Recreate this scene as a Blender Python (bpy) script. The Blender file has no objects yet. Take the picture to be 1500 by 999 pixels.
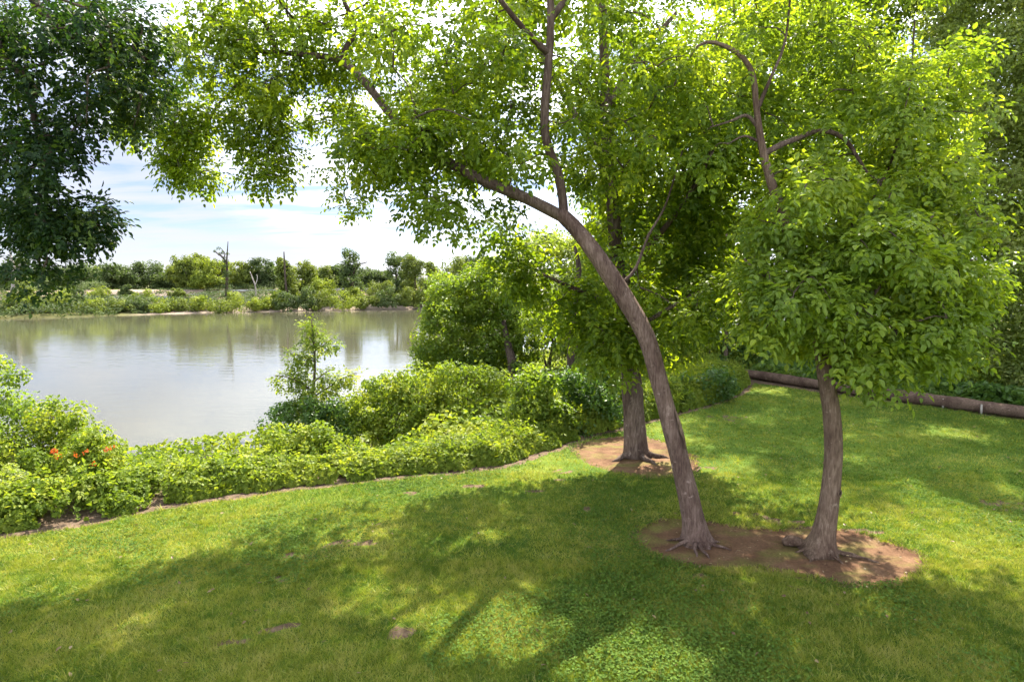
import bpy, math, random
import numpy as np
from mathutils import Vector, noise as mnoise

PI = math.pi
S = bpy.context.scene
COL = S.collection

# ------------------------------------------------------------------ camera
CAM_H, PITCH, F = 4.5, math.radians(5.7), 900.0
cp, sp = math.cos(PITCH), math.sin(PITCH)

def ray(px, py):
    u, v = (px - 750.0) / F, (499.5 - py) / F
    return np.array([u, cp + v * sp, v * cp - sp])

def at(px, py, Y):
    r = ray(px, py)
    return np.array([0, 0, CAM_H]) + r * (Y / r[1])

def gp(px, py, z=0.0):
    r = ray(px, py)
    return np.array([0, 0, CAM_H]) + r * ((z - CAM_H) / r[2])

cam = bpy.data.objects.new('camera', bpy.data.cameras.new('camera'))
COL.objects.link(cam)
cam.location = (0, 0, CAM_H)
cam.rotation_euler = (PI / 2 - PITCH, 0, 0)
cam.data.sensor_width = 36.0
cam.data.lens = 36.0 * F / 1500.0
cam.data.clip_start = 0.1
cam.data.clip_end = 6000
S.camera = cam

SUN_EL, SUN_AZ = 50.5, 20.0        # azimuth from +Y (straight ahead), positive to the right
e, a = math.radians(SUN_EL), math.radians(SUN_AZ)
SUND = np.array([math.sin(a) * math.cos(e), math.cos(a) * math.cos(e), math.sin(e)])

# ------------------------------------------------------------------ numpy noise
def _h(ix, iy, seed):
    n = (ix.astype(np.int64) * 374761393 + iy.astype(np.int64) * 668265263 + seed * 974634777) & 0x7fffffff
    n = ((n ^ (n >> 13)) * 1274126177) & 0x7fffffff
    n = n ^ (n >> 16)
    return (n & 0xffff) / 65535.0

def vnoise(x, y, seed=0):
    x = np.asarray(x, float); y = np.asarray(y, float)
    ix, iy = np.floor(x), np.floor(y)
    fx, fy = x - ix, y - iy
    fx = fx * fx * (3 - 2 * fx); fy = fy * fy * (3 - 2 * fy)
    a = _h(ix, iy, seed); b = _h(ix + 1, iy, seed); c = _h(ix, iy + 1, seed); d = _h(ix + 1, iy + 1, seed)
    return (a * (1 - fx) + b * fx) * (1 - fy) + (c * (1 - fx) + d * fx) * fy

def fbm(x, y, seed=0, oct=4):
    s, a, t = 0, 0.5, 0
    for k in range(oct):
        s = s + a * vnoise(x * 2 ** k, y * 2 ** k, seed + 17 * k); t += a; a *= 0.5
    return s / t

def sstep(t):
    t = np.clip(t, 0, 1); return t * t * (3 - 2 * t)

def norm(v):
    return v / np.maximum(np.linalg.norm(v, axis=-1, keepdims=True), 1e-9)

def dist_poly(P, line):
    """distance of points P (N,2) to a polyline"""
    d = np.full(len(P), 1e9)
    for a, b in zip(line[:-1], line[1:]):
        ab = b - a
        t = np.clip(((P - a) @ ab) / (ab @ ab), 0, 1)
        d = np.minimum(d, np.linalg.norm(P - (a + t[:, None] * ab), axis=1))
    return d

def in_poly(P, poly):
    x, y = P[:, 0], P[:, 1]
    inside = np.zeros(len(P), bool)
    n = len(poly)
    for i in range(n):
        x1, y1 = poly[i]; x2, y2 = poly[(i + 1) % n]
        if y1 == y2: continue
        c = ((y1 > y) != (y2 > y)) & (x < (x2 - x1) * (y - y1) / (y2 - y1) + x1)
        inside ^= c
    return inside

# ------------------------------------------------------------------ materials
def new_mat(name):
    m = bpy.data.materials.new(name); m.use_nodes = True
    nt = m.node_tree; nt.nodes.clear()
    out = nt.nodes.new('ShaderNodeOutputMaterial')
    return m, nt, out

def N(nt, kind, **kw):
    n = nt.nodes.new(kind)
    for k, v in kw.items(): setattr(n, k, v)
    return n

def ramp(nt, stops, fac=None):
    r = nt.nodes.new('ShaderNodeValToRGB')
    e = r.color_ramp.elements
    while len(e) < len(stops): e.new(0.5)
    for el, (p, c) in zip(e, stops):
        el.position = p; el.color = (*c, 1)
    if fac is not None: nt.links.new(fac, r.inputs[0])
    return r.outputs[0]

def noise_tex(nt, scale, detail=4, rough=0.55, vec=None, dist=0.0):
    n = nt.nodes.new('ShaderNodeTexNoise')
    n.inputs['Scale'].default_value = scale
    n.inputs['Detail'].default_value = detail
    n.inputs['Roughness'].default_value = rough
    n.inputs['Distortion'].default_value = dist
    if vec is not None: nt.links.new(vec, n.inputs['Vector'])
    return n.outputs['Fac']

def objco(nt, scale=(1, 1, 1)):
    t = nt.nodes.new('ShaderNodeTexCoord')
    m = nt.nodes.new('ShaderNodeMapping'); m.inputs['Scale'].default_value = scale
    nt.links.new(t.outputs['Object'], m.inputs['Vector'])
    return m.outputs['Vector']

def mixc(nt, a, b, fac, mode='MIX'):
    m = nt.nodes.new('ShaderNodeMix'); m.data_type = 'RGBA'; m.blend_type = mode
    for s, v in ((6, a), (7, b)):
        if isinstance(v, tuple): m.inputs[s].default_value = (*v, 1)
        else: nt.links.new(v, m.inputs[s])
    if isinstance(fac, float): m.inputs[0].default_value = fac
    else: nt.links.new(fac, m.inputs[0])
    return m.outputs[2]

def attr(nt, name, out='Fac'):
    a = nt.nodes.new('ShaderNodeAttribute'); a.attribute_name = name
    return a.outputs[out]

def principled(nt, out, color, rough=0.8, spec=0.3, bump=None, bdist=0.02, bstr=1.0):
    p = nt.nodes.new('ShaderNodeBsdfPrincipled')
    if isinstance(color, tuple): p.inputs['Base Color'].default_value = (*color, 1)
    else: nt.links.new(color, p.inputs['Base Color'])
    p.inputs['Roughness'].default_value = rough
    p.inputs['Specular IOR Level'].default_value = spec
    if bump is not None:
        b = nt.nodes.new('ShaderNodeBump')
        b.inputs['Distance'].default_value = bdist; b.inputs['Strength'].default_value = bstr
        nt.links.new(bump, b.inputs['Height']); nt.links.new(b.outputs[0], p.inputs['Normal'])
    nt.links.new(p.outputs[0], out.inputs[0])
    return p

def leaf_mat(name, cols, trans=0.5, tint=(1.35, 1.45, 0.5), rough=0.45, spec=0.35):
    """cols: ramp over the per-leaf 'var' attribute; part diffuse, part translucent"""
    m, nt, out = new_mat(name)
    n = len(cols)
    c = ramp(nt, [(i / (n - 1), k) for i, k in enumerate(cols)], attr(nt, 'var'))
    p = principled(nt, out, c, rough, spec)
    t = nt.nodes.new('ShaderNodeBsdfTranslucent')
    nt.links.new(mixc(nt, c, tint, 1.0, 'MULTIPLY'), t.inputs['Color'])
    mx = nt.nodes.new('ShaderNodeMixShader'); mx.inputs[0].default_value = trans
    nt.links.new(p.outputs[0], mx.inputs[1]); nt.links.new(t.outputs[0], mx.inputs[2])
    nt.links.new(mx.outputs[0], out.inputs[0])
    return m

def bark_mat(name, dark, mid, light, sc=(15, 15, 2.6), bd=0.035, moss=None):
    m, nt, out = new_mat(name)
    v = objco(nt, sc)
    a = noise_tex(nt, 2.0, 8, 0.65, v, 0.4)
    v2 = objco(nt, (1, 1, 0.5))
    b = noise_tex(nt, 2.3, 5, 0.6, v2)
    c = ramp(nt, [(0.28, dark), (0.5, mid), (0.74, light)], a)
    c = mixc(nt, c, mixc(nt, c, (0.55, 0.5, 0.5), 1.0, 'MULTIPLY'), ramp(nt, [(0.42, (0, 0, 0)), (0.62, (1, 1, 1))], b))
    c = mixc(nt, c, tuple(min(1, k * 1.25 + .04) for k in light), ramp(nt, [(0.60, (0, 0, 0)), (0.68, (0.55, 0.55, 0.55))], noise_tex(nt, 6.5, 7, 0.7, objco(nt))))
    if moss is not None:
        c = mixc(nt, c, moss, ramp(nt, [(0.5, (0, 0, 0)), (0.75, (0.6, 0.6, 0.6))], noise_tex(nt, 1.4, 6, 0.6, objco(nt, (2, 2, 1)))))
    principled(nt, out, c, 0.9, 0.15, a, bd, 1.0)
    return m

M = {}
# leaves: albedo ramps
M['maple'] = leaf_mat('box_elder_leaf', [(0.070, 0.122, 0.010), (0.128, 0.195, 0.013), (0.225, 0.285, 0.02)], 0.56, (1.65, 1.55, 0.5))
M['maple_low'] = leaf_mat('low_crown_leaf', [(0.1, 0.16, 0.022), (0.16, 0.235, 0.028), (0.245, 0.305, 0.032)], 0.54, (1.7, 1.6, 0.5))
M['dark_leaf'] = leaf_mat('dark_shade_leaf', [(0.012, 0.032, 0.013), (0.023, 0.05, 0.016), (0.065, 0.10, 0.016)], 0.42, (1.7, 1.7, 0.4), 0.5, 0.2)  # leaf colour darkened to carry the shade of the side in view
M['wood_leaf'] = leaf_mat('woodland_leaf', [(0.075, 0.13, 0.016), (0.13, 0.20, 0.02), (0.22, 0.28, 0.03)], 0.52, (1.6, 1.5, 0.5))
M['pale_leaf'] = leaf_mat('willow_leaf', [(0.12, 0.165, 0.04), (0.18, 0.225, 0.055), (0.26, 0.29, 0.09)], 0.54, (1.6, 1.6, 0.6))
M['vine_leaf'] = leaf_mat('vine_leaf', [(0.085, 0.14, 0.018), (0.15, 0.21, 0.024), (0.25, 0.29, 0.045)], 0.46, (1.6, 1.5, 0.5), 0.55, 0.2)
M['cool_vine'] = leaf_mat('cool_vine_leaf', [(0.05, 0.105, 0.022), (0.08, 0.15, 0.03), (0.14, 0.21, 0.032)], 0.44, (1.5, 1.5, 0.45), 0.4, 0.4)
M['far_olive'] = leaf_mat('far_olive_leaf', [(0.075, 0.105, 0.02), (0.13, 0.165, 0.03), (0.20, 0.235, 0.042)], 0.4, (1.3, 1.3, 0.5), 0.6, 0.2)
M['far_dark'] = leaf_mat('far_dark_leaf', [(0.045, 0.07, 0.024), (0.07, 0.10, 0.032), (0.11, 0.145, 0.042)], 0.36, (1.2, 1.3, 0.6), 0.6, 0.2)
M['far_bright'] = leaf_mat('far_bright_leaf', [(0.11, 0.155, 0.02), (0.175, 0.22, 0.03), (0.25, 0.285, 0.045)], 0.4, (1.3, 1.3, 0.5), 0.6, 0.2)
M['grass'] = leaf_mat('grass_blade', [(0.048, 0.105, 0.014), (0.14, 0.19, 0.022), (0.265, 0.28, 0.05), (0.35, 0.32, 0.13)], 0.4, (1.4, 1.4, 0.5), 0.55, 0.25)
M['clover'] = leaf_mat('clover_leaf', [(0.055, 0.105, 0.02), (0.09, 0.155, 0.026), (0.135, 0.205, 0.032)], 0.35, (1.3, 1.4, 0.5), 0.7, 0.08)
M['orange'] = leaf_mat('orange_petal', [(0.40, 0.07, 0.012), (0.55, 0.13, 0.02)], 0.4, (1.2, 1.0, 0.6))

M['bark'] = bark_mat('brown_bark', (0.06, 0.037, 0.03), (0.145, 0.096, 0.077), (0.24, 0.172, 0.145))
M['bark2'] = bark_mat('warm_bark', (0.065, 0.042, 0.03), (0.155, 0.105, 0.075), (0.25, 0.185, 0.14))
M['bark_grey'] = bark_mat('grey_furrowed_bark', (0.04, 0.028, 0.021), (0.12, 0.085, 0.066), (0.22, 0.17, 0.138), (14, 14, 2.2), 0.04)
M['limb'] = bark_mat('shaded_limb_bark', (0.045, 0.03, 0.024), (0.105, 0.072, 0.056), (0.18, 0.135, 0.11))  # brown bark darkened: the shadow on limbs against the sky is in the colour
M['bark_dark'] = bark_mat('dark_bark', (0.03, 0.022, 0.018), (0.07, 0.052, 0.04), (0.12, 0.095, 0.075))
M['dead'] = bark_mat('bleached_wood', (0.22, 0.19, 0.16), (0.36, 0.33, 0.29), (0.5, 0.47, 0.43))
M['twig'] = bark_mat('twig_bark', (0.05, 0.036, 0.028), (0.10, 0.075, 0.055), (0.16, 0.125, 0.09))
M['log'] = bark_mat('weathered_timber', (0.055, 0.036, 0.026), (0.12, 0.08, 0.06), (0.21, 0.15, 0.115), (1.2, 16, 16), 0.015)
m, nt, out = new_mat('knot_shade'); principled(nt, out, ramp(nt, [(0.3, (0.006, 0.005, 0.004)), (0.7, (0.025, 0.018, 0.013))], noise_tex(nt, 30)), 0.95, 0.1); M['hole'] = m
m, nt, out = new_mat('galvanised_steel'); p = principled(nt, out, ramp(nt, [(0.35, (0.35, 0.35, 0.35)), (0.7, (0.55, 0.55, 0.56))], noise_tex(nt, 6)), 0.5, 0.5); p.inputs['Metallic'].default_value = 0.3; M['steel'] = m

# lawn sheet under the blades
m, nt, out = new_mat('lawn_turf')
co = objco(nt)
big = noise_tex(nt, 0.55, 5, 0.6, co); fine = noise_tex(nt, 28, 6, 0.7, co)
g = ramp(nt, [(0.3, (0.045, 0.09, 0.012)), (0.5, (0.085, 0.135, 0.016)), (0.7, (0.15, 0.18, 0.028))], big)
g = mixc(nt, g, ramp(nt, [(0.3, (0.35, 0.4, 0.3)), (0.7, (1.3, 1.3, 1.1))], fine), 0.75, 'MULTIPLY')
soilc = ramp(nt, [(0.3, (0.06, 0.04, 0.028)), (0.55, (0.135, 0.092, 0.06)), (0.75, (0.23, 0.165, 0.11))], noise_tex(nt, 5, 8, 0.65, co))
g = mixc(nt, g, soilc, ramp(nt, [(0.4, (0, 0, 0)), (0.6, (1, 1, 1))], attr(nt, 'soil')))
principled(nt, out, g, 0.95, 0.1, fine, 0.03, 0.8)
M['lawn'] = m
# bare soil of the tree beds
m, nt, out = new_mat('bare_soil')
co = objco(nt)
n1 = noise_tex(nt, 2.2, 9, 0.62, co, 0.3); n2 = noise_tex(nt, 24, 6, 0.7, co); n3 = noise_tex(nt, 1.1, 4, 0.6, objco(nt, (1, 1.7, 1)))
c = ramp(nt, [(0.28, (0.075, 0.038, 0.022)), (0.52, (0.14, 0.078, 0.046)), (0.75, (0.205, 0.125, 0.076))], n1)
c = mixc(nt, c, (0.14, 0.145, 0.035), ramp(nt, [(0.47, (0, 0, 0)), (0.68, (0.75, 0.75, 0.75))], n3))
c = mixc(nt, c, ramp(nt, [(0.3, (0.5, 0.5, 0.5)), (0.65, (1.15, 1.15, 1.15))], n2), 0.7, 'MULTIPLY')
principled(nt, out, c, 0.95, 0.1, n2, 0.02, 0.7)
M['soil'] = m
# terrain: under-brush earth, sandy shore, levee
m, nt, out = new_mat('bank_earth')
co = objco(nt)
n1 = noise_tex(nt, 0.35, 9, 0.65, co)
c = ramp(nt, [(0.3, (0.035, 0.04, 0.014)), (0.5, (0.075, 0.075, 0.028)), (0.7, (0.13, 0.12, 0.045))], n1)
msk = attr(nt, 'mask', 'Color'); sep = nt.nodes.new('ShaderNodeSeparateColor'); nt.links.new(msk, sep.inputs[0])
sand = ramp(nt, [(0.35, (0.17, 0.13, 0.10)), (0.7, (0.29, 0.235, 0.19))], noise_tex(nt, 0.8, 8, 0.7, objco(nt, (0.5, 2, 1))))
lev = ramp(nt, [(0.35, (0.20, 0.15, 0.115)), (0.55, (0.27, 0.205, 0.155)), (0.75, (0.2, 0.19, 0.09))], noise_tex(nt, 0.6, 8, 0.7, objco(nt)))
c = mixc(nt, c, sand, sep.outputs[0]); c = mixc(nt, c, lev, sep.outputs[1])
c = mixc(nt, c, ramp(nt, [(0.3, (0.05, 0.035, 0.025)), (0.7, (0.17, 0.12, 0.085))], noise_tex(nt, 6, 8, 0.7, co)), sep.outputs[2])
principled(nt, out, c, 0.95, 0.1, noise_tex(nt, 3, 8, 0.7, co), 0.1, 0.6)
M['earth'] = m
# muddy river
m, nt, out = new_mat('river_water')
co = objco(nt, (0.5, 1.6, 1))
w1 = noise_tex(nt, 0.9, 3, 0.5, co); w2 = noise_tex(nt, 0.06, 3, 0.5, objco(nt, (0.6, 2.2, 1)))
mm = nt.nodes.new('ShaderNodeMath'); mm.operation = 'MULTIPLY'
nt.links.new(w1, mm.inputs[0]); nt.links.new(ramp(nt, [(0.3, (0.35,) * 3), (0.7, (1, 1, 1))], w2), mm.inputs[1])
p = principled(nt, out, (0.07, 0.068, 0.045), 0.04, 0.85, mm.outputs[0], 0.035, 0.75)
p.inputs['IOR'].default_value = 1.333
M['water'] = m

# ------------------------------------------------------------------ mesh + object helpers
def mesh_np(name, V, faces_flat, sizes, mat, var=None, smooth=False, origin=None, attrs=None):
    """V (n,3); faces_flat flat vertex indices; sizes per-face loop counts (int or array)"""
    V = np.asarray(V, np.float32)
    if origin is not None: V = V - np.asarray(origin, np.float32)
    faces_flat = np.asarray(faces_flat, np.int32).ravel()
    if np.isscalar(sizes): sizes = np.full(len(faces_flat) // sizes, sizes, np.int32)
    me = bpy.data.meshes.new(name)
    me.vertices.add(len(V)); me.vertices.foreach_set('co', V.ravel())
    me.loops.add(len(faces_flat)); me.loops.foreach_set('vertex_index', faces_flat)
    st = np.concatenate([[0], np.cumsum(sizes)[:-1]]).astype(np.int32)
    me.polygons.add(len(sizes)); me.polygons.foreach_set('loop_start', st)
    me.polygons.foreach_set('loop_total', np.asarray(sizes, np.int32))
    me.polygons.foreach_set('use_smooth', np.full(len(sizes), smooth))
    if var is not None:
        a = me.attributes.new('var', 'FLOAT', 'FACE'); a.data.foreach_set('value', np.asarray(var, np.float32))
    for k, (dom, typ, val) in (attrs or {}).items():
        a = me.attributes.new(k, typ, dom)
        a.data.foreach_set('color' if typ == 'FLOAT_COLOR' else 'value', np.asarray(val, np.float32).ravel())
    me.materials.append(mat)
    me.update(calc_edges=True); me.validate()
    return me

def link(name, me, parent=None, loc=None):
    o = bpy.data.objects.new(name, me); COL.objects.link(o)
    if loc is not None: o.location = loc
    if parent is not None: o.parent = parent
    return o

def thing(name, label, cat, loc, group=None):
    o = bpy.data.objects.new(name, None); COL.objects.link(o)
    o.empty_display_size = 0.3
    o.location = loc; o['label'] = label; o['category'] = cat
    if group: o['group'] = group
    return o

def setting(o, label=None, kind='structure'):
    o['kind'] = kind
    if label: o['label'] = label
    return o

# ------------------------------------------------------------------ tubes (trunks, limbs, twigs)
def spline(P, n):
    """Catmull-Rom resample of control points (k,d) to n points"""
    P = np.asarray(P, float)
    Q = np.vstack([2 * P[0] - P[1], P, 2 * P[-1] - P[-2]])
    seg = np.linalg.norm(np.diff(P[:, :3], axis=0), axis=1)
    cum = np.concatenate([[0], np.cumsum(seg)])
    s = np.linspace(0, cum[-1], n)
    out = []
    for v in s:
        i = min(np.searchsorted(cum, v, side='right') - 1, len(seg) - 1)
        t = (v - cum[i]) / max(seg[i], 1e-9)
        p0, p1, p2, p3 = Q[i], Q[i + 1], Q[i + 2], Q[i + 3]
        out.append(0.5 * ((2 * p1) + (-p0 + p2) * t + (2 * p0 - 5 * p1 + 4 * p2 - p3) * t * t + (-p0 + 3 * p1 - 3 * p2 + p3) * t ** 3))
    return np.array(out)

def tube(PR, sides=12, rough=0.0, flare=0.0, seed=0, lobes=5):
    """PR (n,4): centre line and radius -> V, F(quads). rough = relative bark relief."""
    P, R = PR[:, :3], PR[:, 3]
    n = len(P)
    T = norm(np.gradient(P, axis=0))
    ref = np.array([0.31, 0.95, 0.02])
    ref = np.where(np.abs(T @ ref)[:, None] > 0.97, np.array([1.0, 0, 0]), ref)
    A = norm(np.cross(T, ref)); B = np.cross(T, A)
    ang = np.linspace(0, 2 * PI, sides, endpoint=False)
    s = np.concatenate([[0], np.cumsum(np.linalg.norm(np.diff(P, axis=0), axis=1))])
    rr = np.repeat(R[:, None], sides, 1)
    if rough > 0:
        k = fbm(np.cos(ang)[None, :] * 2.2 + s[:, None] * 1.1 + 31 * seed, np.sin(ang)[None, :] * 2.2 + s[:, None] * 0.9 + 7, seed, 3)
        rr = rr * (1 + rough * (k - 0.5) * 2)
    if flare > 0:
        fl = np.exp(-s / 0.22)[:, None]
        lob = 0.55 + 0.45 * np.cos(ang * lobes + seed)[None, :] ** 1 * 1.0
        rr = rr * (1 + flare * fl * (0.35 + 0.9 * lob))
    V = P[:, None, :] + rr[..., None] * (np.cos(ang)[None, :, None] * A[:, None, :] + np.sin(ang)[None, :, None] * B[:, None, :])
    V = V.reshape(-1, 3)
    i = np.arange(n - 1)[:, None] * sides; j = np.arange(sides)[None, :]; j2 = (j + 1) % sides
    Fq = np.stack([i + j, i + j2, i + sides + j2, i + sides + j], -1).reshape(-1, 4)
    return V, Fq

def tube_mesh(name, lines, mat, origin, sides=12, rough=0.0, flare=0.0, seed=0, lobes=5):
    Vs, Fs, k = [], [], 0
    sz = []
    for L in lines:
        V, Fq = tube(L, sides, rough, flare, seed, lobes)
        Vs.append(V); Fs.append((Fq + k).ravel()); sz += [4] * len(Fq)
        # caps
        Fs.append(np.arange(sides)[::-1] + k); sz.append(sides)
        Fs.append(np.arange(sides) + k + len(V) - sides); sz.append(sides)
        k += len(V)
    return mesh_np(name, np.vstack(Vs), np.concatenate(Fs), np.array(sz), mat, smooth=True, origin=origin)

def pxline(pts):
    """[(px,py,Y,halfwidth_px)] -> (n,4) world"""
    return np.array([[*at(x, y, Y), w / F * Y] for x, y, Y, w in pts])

# ------------------------------------------------------------------ leaves
def leaf_mesh(name, P, A, Nn, L, W, var, mat, origin, six=True, fold=0.16):
    """each leaf = a folded blade of two facets with a pointed tip"""
    A = norm(A); Sd = norm(np.cross(A, Nn)); Nn = np.cross(Sd, A)
    L = np.broadcast_to(L, len(P))[:, None]; W = np.broadcast_to(W, len(P))[:, None]
    n = len(P); b = np.arange(n)[:, None]
    if six:
        V = np.stack([P, P + A * .30 * L + Sd * .5 * W + Nn * fold * W, P + A * .68 * L + Sd * .40 * W + Nn * fold * W * .6,
                      P + A * L - Nn * .10 * L, P + A * .68 * L - Sd * .40 * W + Nn * fold * W * .6, P + A * .30 * L - Sd * .5 * W + Nn * fold * W], 1).reshape(-1, 3)
        f = np.stack([b * 6 + np.array([0, 1, 2, 3]), b * 6 + np.array([0, 3, 4, 5])], 1).reshape(-1)
    else:
        V = np.stack([P, P + A * .45 * L + Sd * .5 * W + Nn * fold * W, P + A * L, P + A * .45 * L - Sd * .5 * W + Nn * fold * W], 1).reshape(-1, 3)
        f = np.stack([b * 4 + np.array([0, 2, 1]), b * 4 + np.array([0, 3, 2])], 1).reshape(-1)
    return mesh_np(name, V, f, 4 if six else 3, mat, var=np.repeat(np.clip(var, 0, 1), 2), origin=origin)

def rdir(rng, n):
    return norm(rng.normal(size=(n, 3)))

def spray_leaves(rng, C, R, per, leaf, squash=0.75, droop=0.45, k=5, cvar=0.22):
    """compound leaves: clumps C of radius R, `per` sprays each, k leaflets on a spray"""
    n = len(C)
    ci = np.repeat(np.arange(n), per); m = len(ci)
    d = rdir(rng, m); rad = rng.random(m) ** 0.45
    off = d * (rad * R[ci])[:, None]; off[:, 2] *= squash
    base = C[ci] + off
    dr = norm(d * 0.75 + rdir(rng, m) * 0.6 + np.array([0, 0, -droop]))
    up = norm(np.array([0, 0, 1.0]) + rdir(rng, m) * 0.45 + d * 0.3)
    side = norm(np.cross(dr, up)); up = np.cross(side, dr)
    sl = leaf * (2.2 + rng.random(m) * 1.0)
    cv = rng.normal(size=n) * cvar
    P, A, Nn, Ls, var = [], [], [], [], []
    pos = [(0.25, -1), (0.25, 1), (0.62, -1), (0.62, 1), (0.95, 0), (0.45, 1), (0.8, -1)][:k]
    for t, s in pos:
        P.append(base + dr * (sl * t)[:, None])
        a = dr * (0.55 if s else 1.0) + side * (s * 0.85) + rdir(rng, m) * 0.22 + np.array([0, 0, -0.22])
        A.append(a); Nn.append(up + rdir(rng, m) * 0.35)
        Ls.append(leaf * (0.6 + 0.85 * rng.random(m) ** 1.3) * (1.15 if s == 0 else 1.0))
        var.append(0.45 + cv[ci] + rng.normal(size=m) * 0.2)
    P = np.vstack(P); A = np.vstack(A); Nn = np.vstack(Nn); Ls = np.concatenate(Ls); var = np.concatenate(var)
    return P, A, Nn, Ls, Ls * 0.58, var

def cloud_leaves(rng, C, R, per, leaf, squash=0.8, outward=0.8, up=0.6, cvar=0.2, aspect=0.7, shell=0.35):
    """simple leaves spread through clumps, their faces turned loosely outward and up"""
    n = len(C)
    ci = np.repeat(np.arange(n), per); m = len(ci)
    d = rdir(rng, m); rad = rng.random(m) ** shell
    off = d * (rad * R[ci])[:, None]; off[:, 2] *= squash
    P = C[ci] + off
    Nn = norm(d * outward + np.array([0, 0, up]) + rdir(rng, m) * 0.7)
    A = norm(np.cross(Nn, rdir(rng, m)) + np.array([0, 0, -0.25]))
    L = leaf * (0.65 + 0.7 * rng.random(m))
    cv = rng.normal(size=n) * cvar
    return P - A * (L * .5)[:, None], A, Nn, L, L * aspect, 0.45 + cv[ci] + rng.normal(size=m) * 0.17

def poly_clumps(rng, poly, n, d0, d1):
    """n clump centres whose images fall in a polygon, at depths d0..d1 (triangular)"""
    poly = np.array(poly, float); lo, hi = poly.min(0), poly.max(0)
    out = []
    while len(out) < n:
        q = lo + rng.random((n * 3, 2)) * (hi - lo)
        q = q[in_poly(q, poly)]
        for x, y in q[:n - len(out)]:
            out.append(at(x, y, d0 + (d1 - d0) * 0.5 * (rng.random() + rng.random())))
    return np.array(out)

def connect(rng, C, nodes, r0=0.010, maxr=0.03, sag=0.12):
    """twigs: join every clump to the nearest wood, limb or earlier twig"""
    nodes = np.asarray(nodes); d = np.linalg.norm(C[:, None] - nodes[None], axis=2)
    best = d.min(1); par = nodes[d.argmin(1)].copy()
    todo = np.ones(len(C), bool); lines = []
    for _ in range(len(C)):
        i = np.where(todo, best, 1e9).argmin(); todo[i] = False
        a, b = par[i], C[i]; ln = np.linalg.norm(b - a)
        if ln > 0.05:
            mid = (a + b) / 2 + rng.normal(size=3) * ln * 0.09 + np.array([0, 0, ln * sag])
            r = min(maxr, r0 * (0.8 + ln * 0.45))
            pts = spline(np.array([[*a, r * 1.5], [*mid, r * 1.1], [*b, r * 0.6]]), 6)
            lines.append(pts)
            mids = [pts[3, :3], b]
        else: mids = [b]
        for q in mids:
            dd = np.linalg.norm(C - q, axis=1) * 1.08
            u = todo & (dd < best); best[u] = dd[u]; par[u] = q
    return lines

def wood_nodes(lines):
    return np.vstack([L[::2, :3] for L in lines])


# ================================================================== SETTING
edge_px = [(-330, 838), (-150, 808), (0, 783), (120, 764), (250, 738), (330, 726), (430, 713), (560, 699), (650, 691), (740, 680), (800, 660),
           (850, 641), (910, 624), (1000, 604), (1050, 588), (1085, 574), (1094, 562)]
log_px = [(1090, 556), (1200, 571), (1330, 588), (1440, 603), (1520, 615), (1640, 634)]
EDGE = np.array([gp(*p)[:2] for p in edge_px])
LOGL = np.array([gp(*p)[:2] for p in log_px])
LAWN = np.vstack([EDGE, LOGL, [[34, 17.5], [34, -12], [-40, -12], [-40, 8.0]]])
NEARW = np.array([(-300, 34), (-120, 30), (-40, 27), (-20, 29.5), (-13.6, 33), (-10.5, 45), (-8.7, 57), (-6, 75), (2, 92), (45, 125), (150, 190), (500, 320)], float)
FARW = np.array([(-500, 60), (-300, 92), (-180, 113), (-110, 132), (-84, 152), (-50, 168), (-25, 178), (40, 196), (200, 280), (600, 420)], float)
NEARL = np.vstack([NEARW, [[500, -60], [-300, -60]]])
FARL = np.vstack([FARW, [[4000, 900], [4000, 5000], [-4000, 5000], [-4000, 40]]])
WZ = -4.0

def ground_z(P):
    """terrain height (lawn level 0, river -4)"""
    lawn = in_poly(P, LAWN); near = in_poly(P, NEARL); far = in_poly(P, FARL)
    z = np.full(len(P), WZ - 1.6)
    dl = dist_poly(P, np.vstack([LAWN, LAWN[:1]])); dw = dist_poly(P, NEARW); df = dist_poly(P, FARW)
    t = dl / (dl + dw + 1e-6)
    u = np.clip((t - 0.07) / 0.93, 0, 1); k = sstep((P[:, 0] + 6) / 6)
    zn = -4.3 * (sstep(u) * k + (1 - (1 - u) ** 2.2) * (1 - k))
    zn += (fbm(P[:, 0] * .35, P[:, 1] * .35, 5) - 0.5) * 0.35 * np.clip(dl - .4, 0, 1)
    zf = np.interp(df, [0, 4, 12, 20, 27, 33, 38, 50, 400, 5000], [WZ - .15, WZ + .35, -2.5, -1.8, -1.2, 1.5, 1.6, 0.4, 0.2, 0.2])
    zf += (fbm(P[:, 0] * .12, P[:, 1] * .12, 9) - 0.5) * np.where(df < 26, 0.7, 0.15)
    edge = np.minimum(np.where(near, dw, 1e9), np.where(far, df, 1e9))
    z = np.where(near & ~lawn, zn, z); z = np.where(far, zf, z)
    z = np.where(~near & ~far, WZ - 0.2 - 1.4 * np.clip(np.minimum(dw, df) / 3, 0, 1), z)
    return np.where(lawn, 0.0, z), lawn, near, far, dl, df

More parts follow.
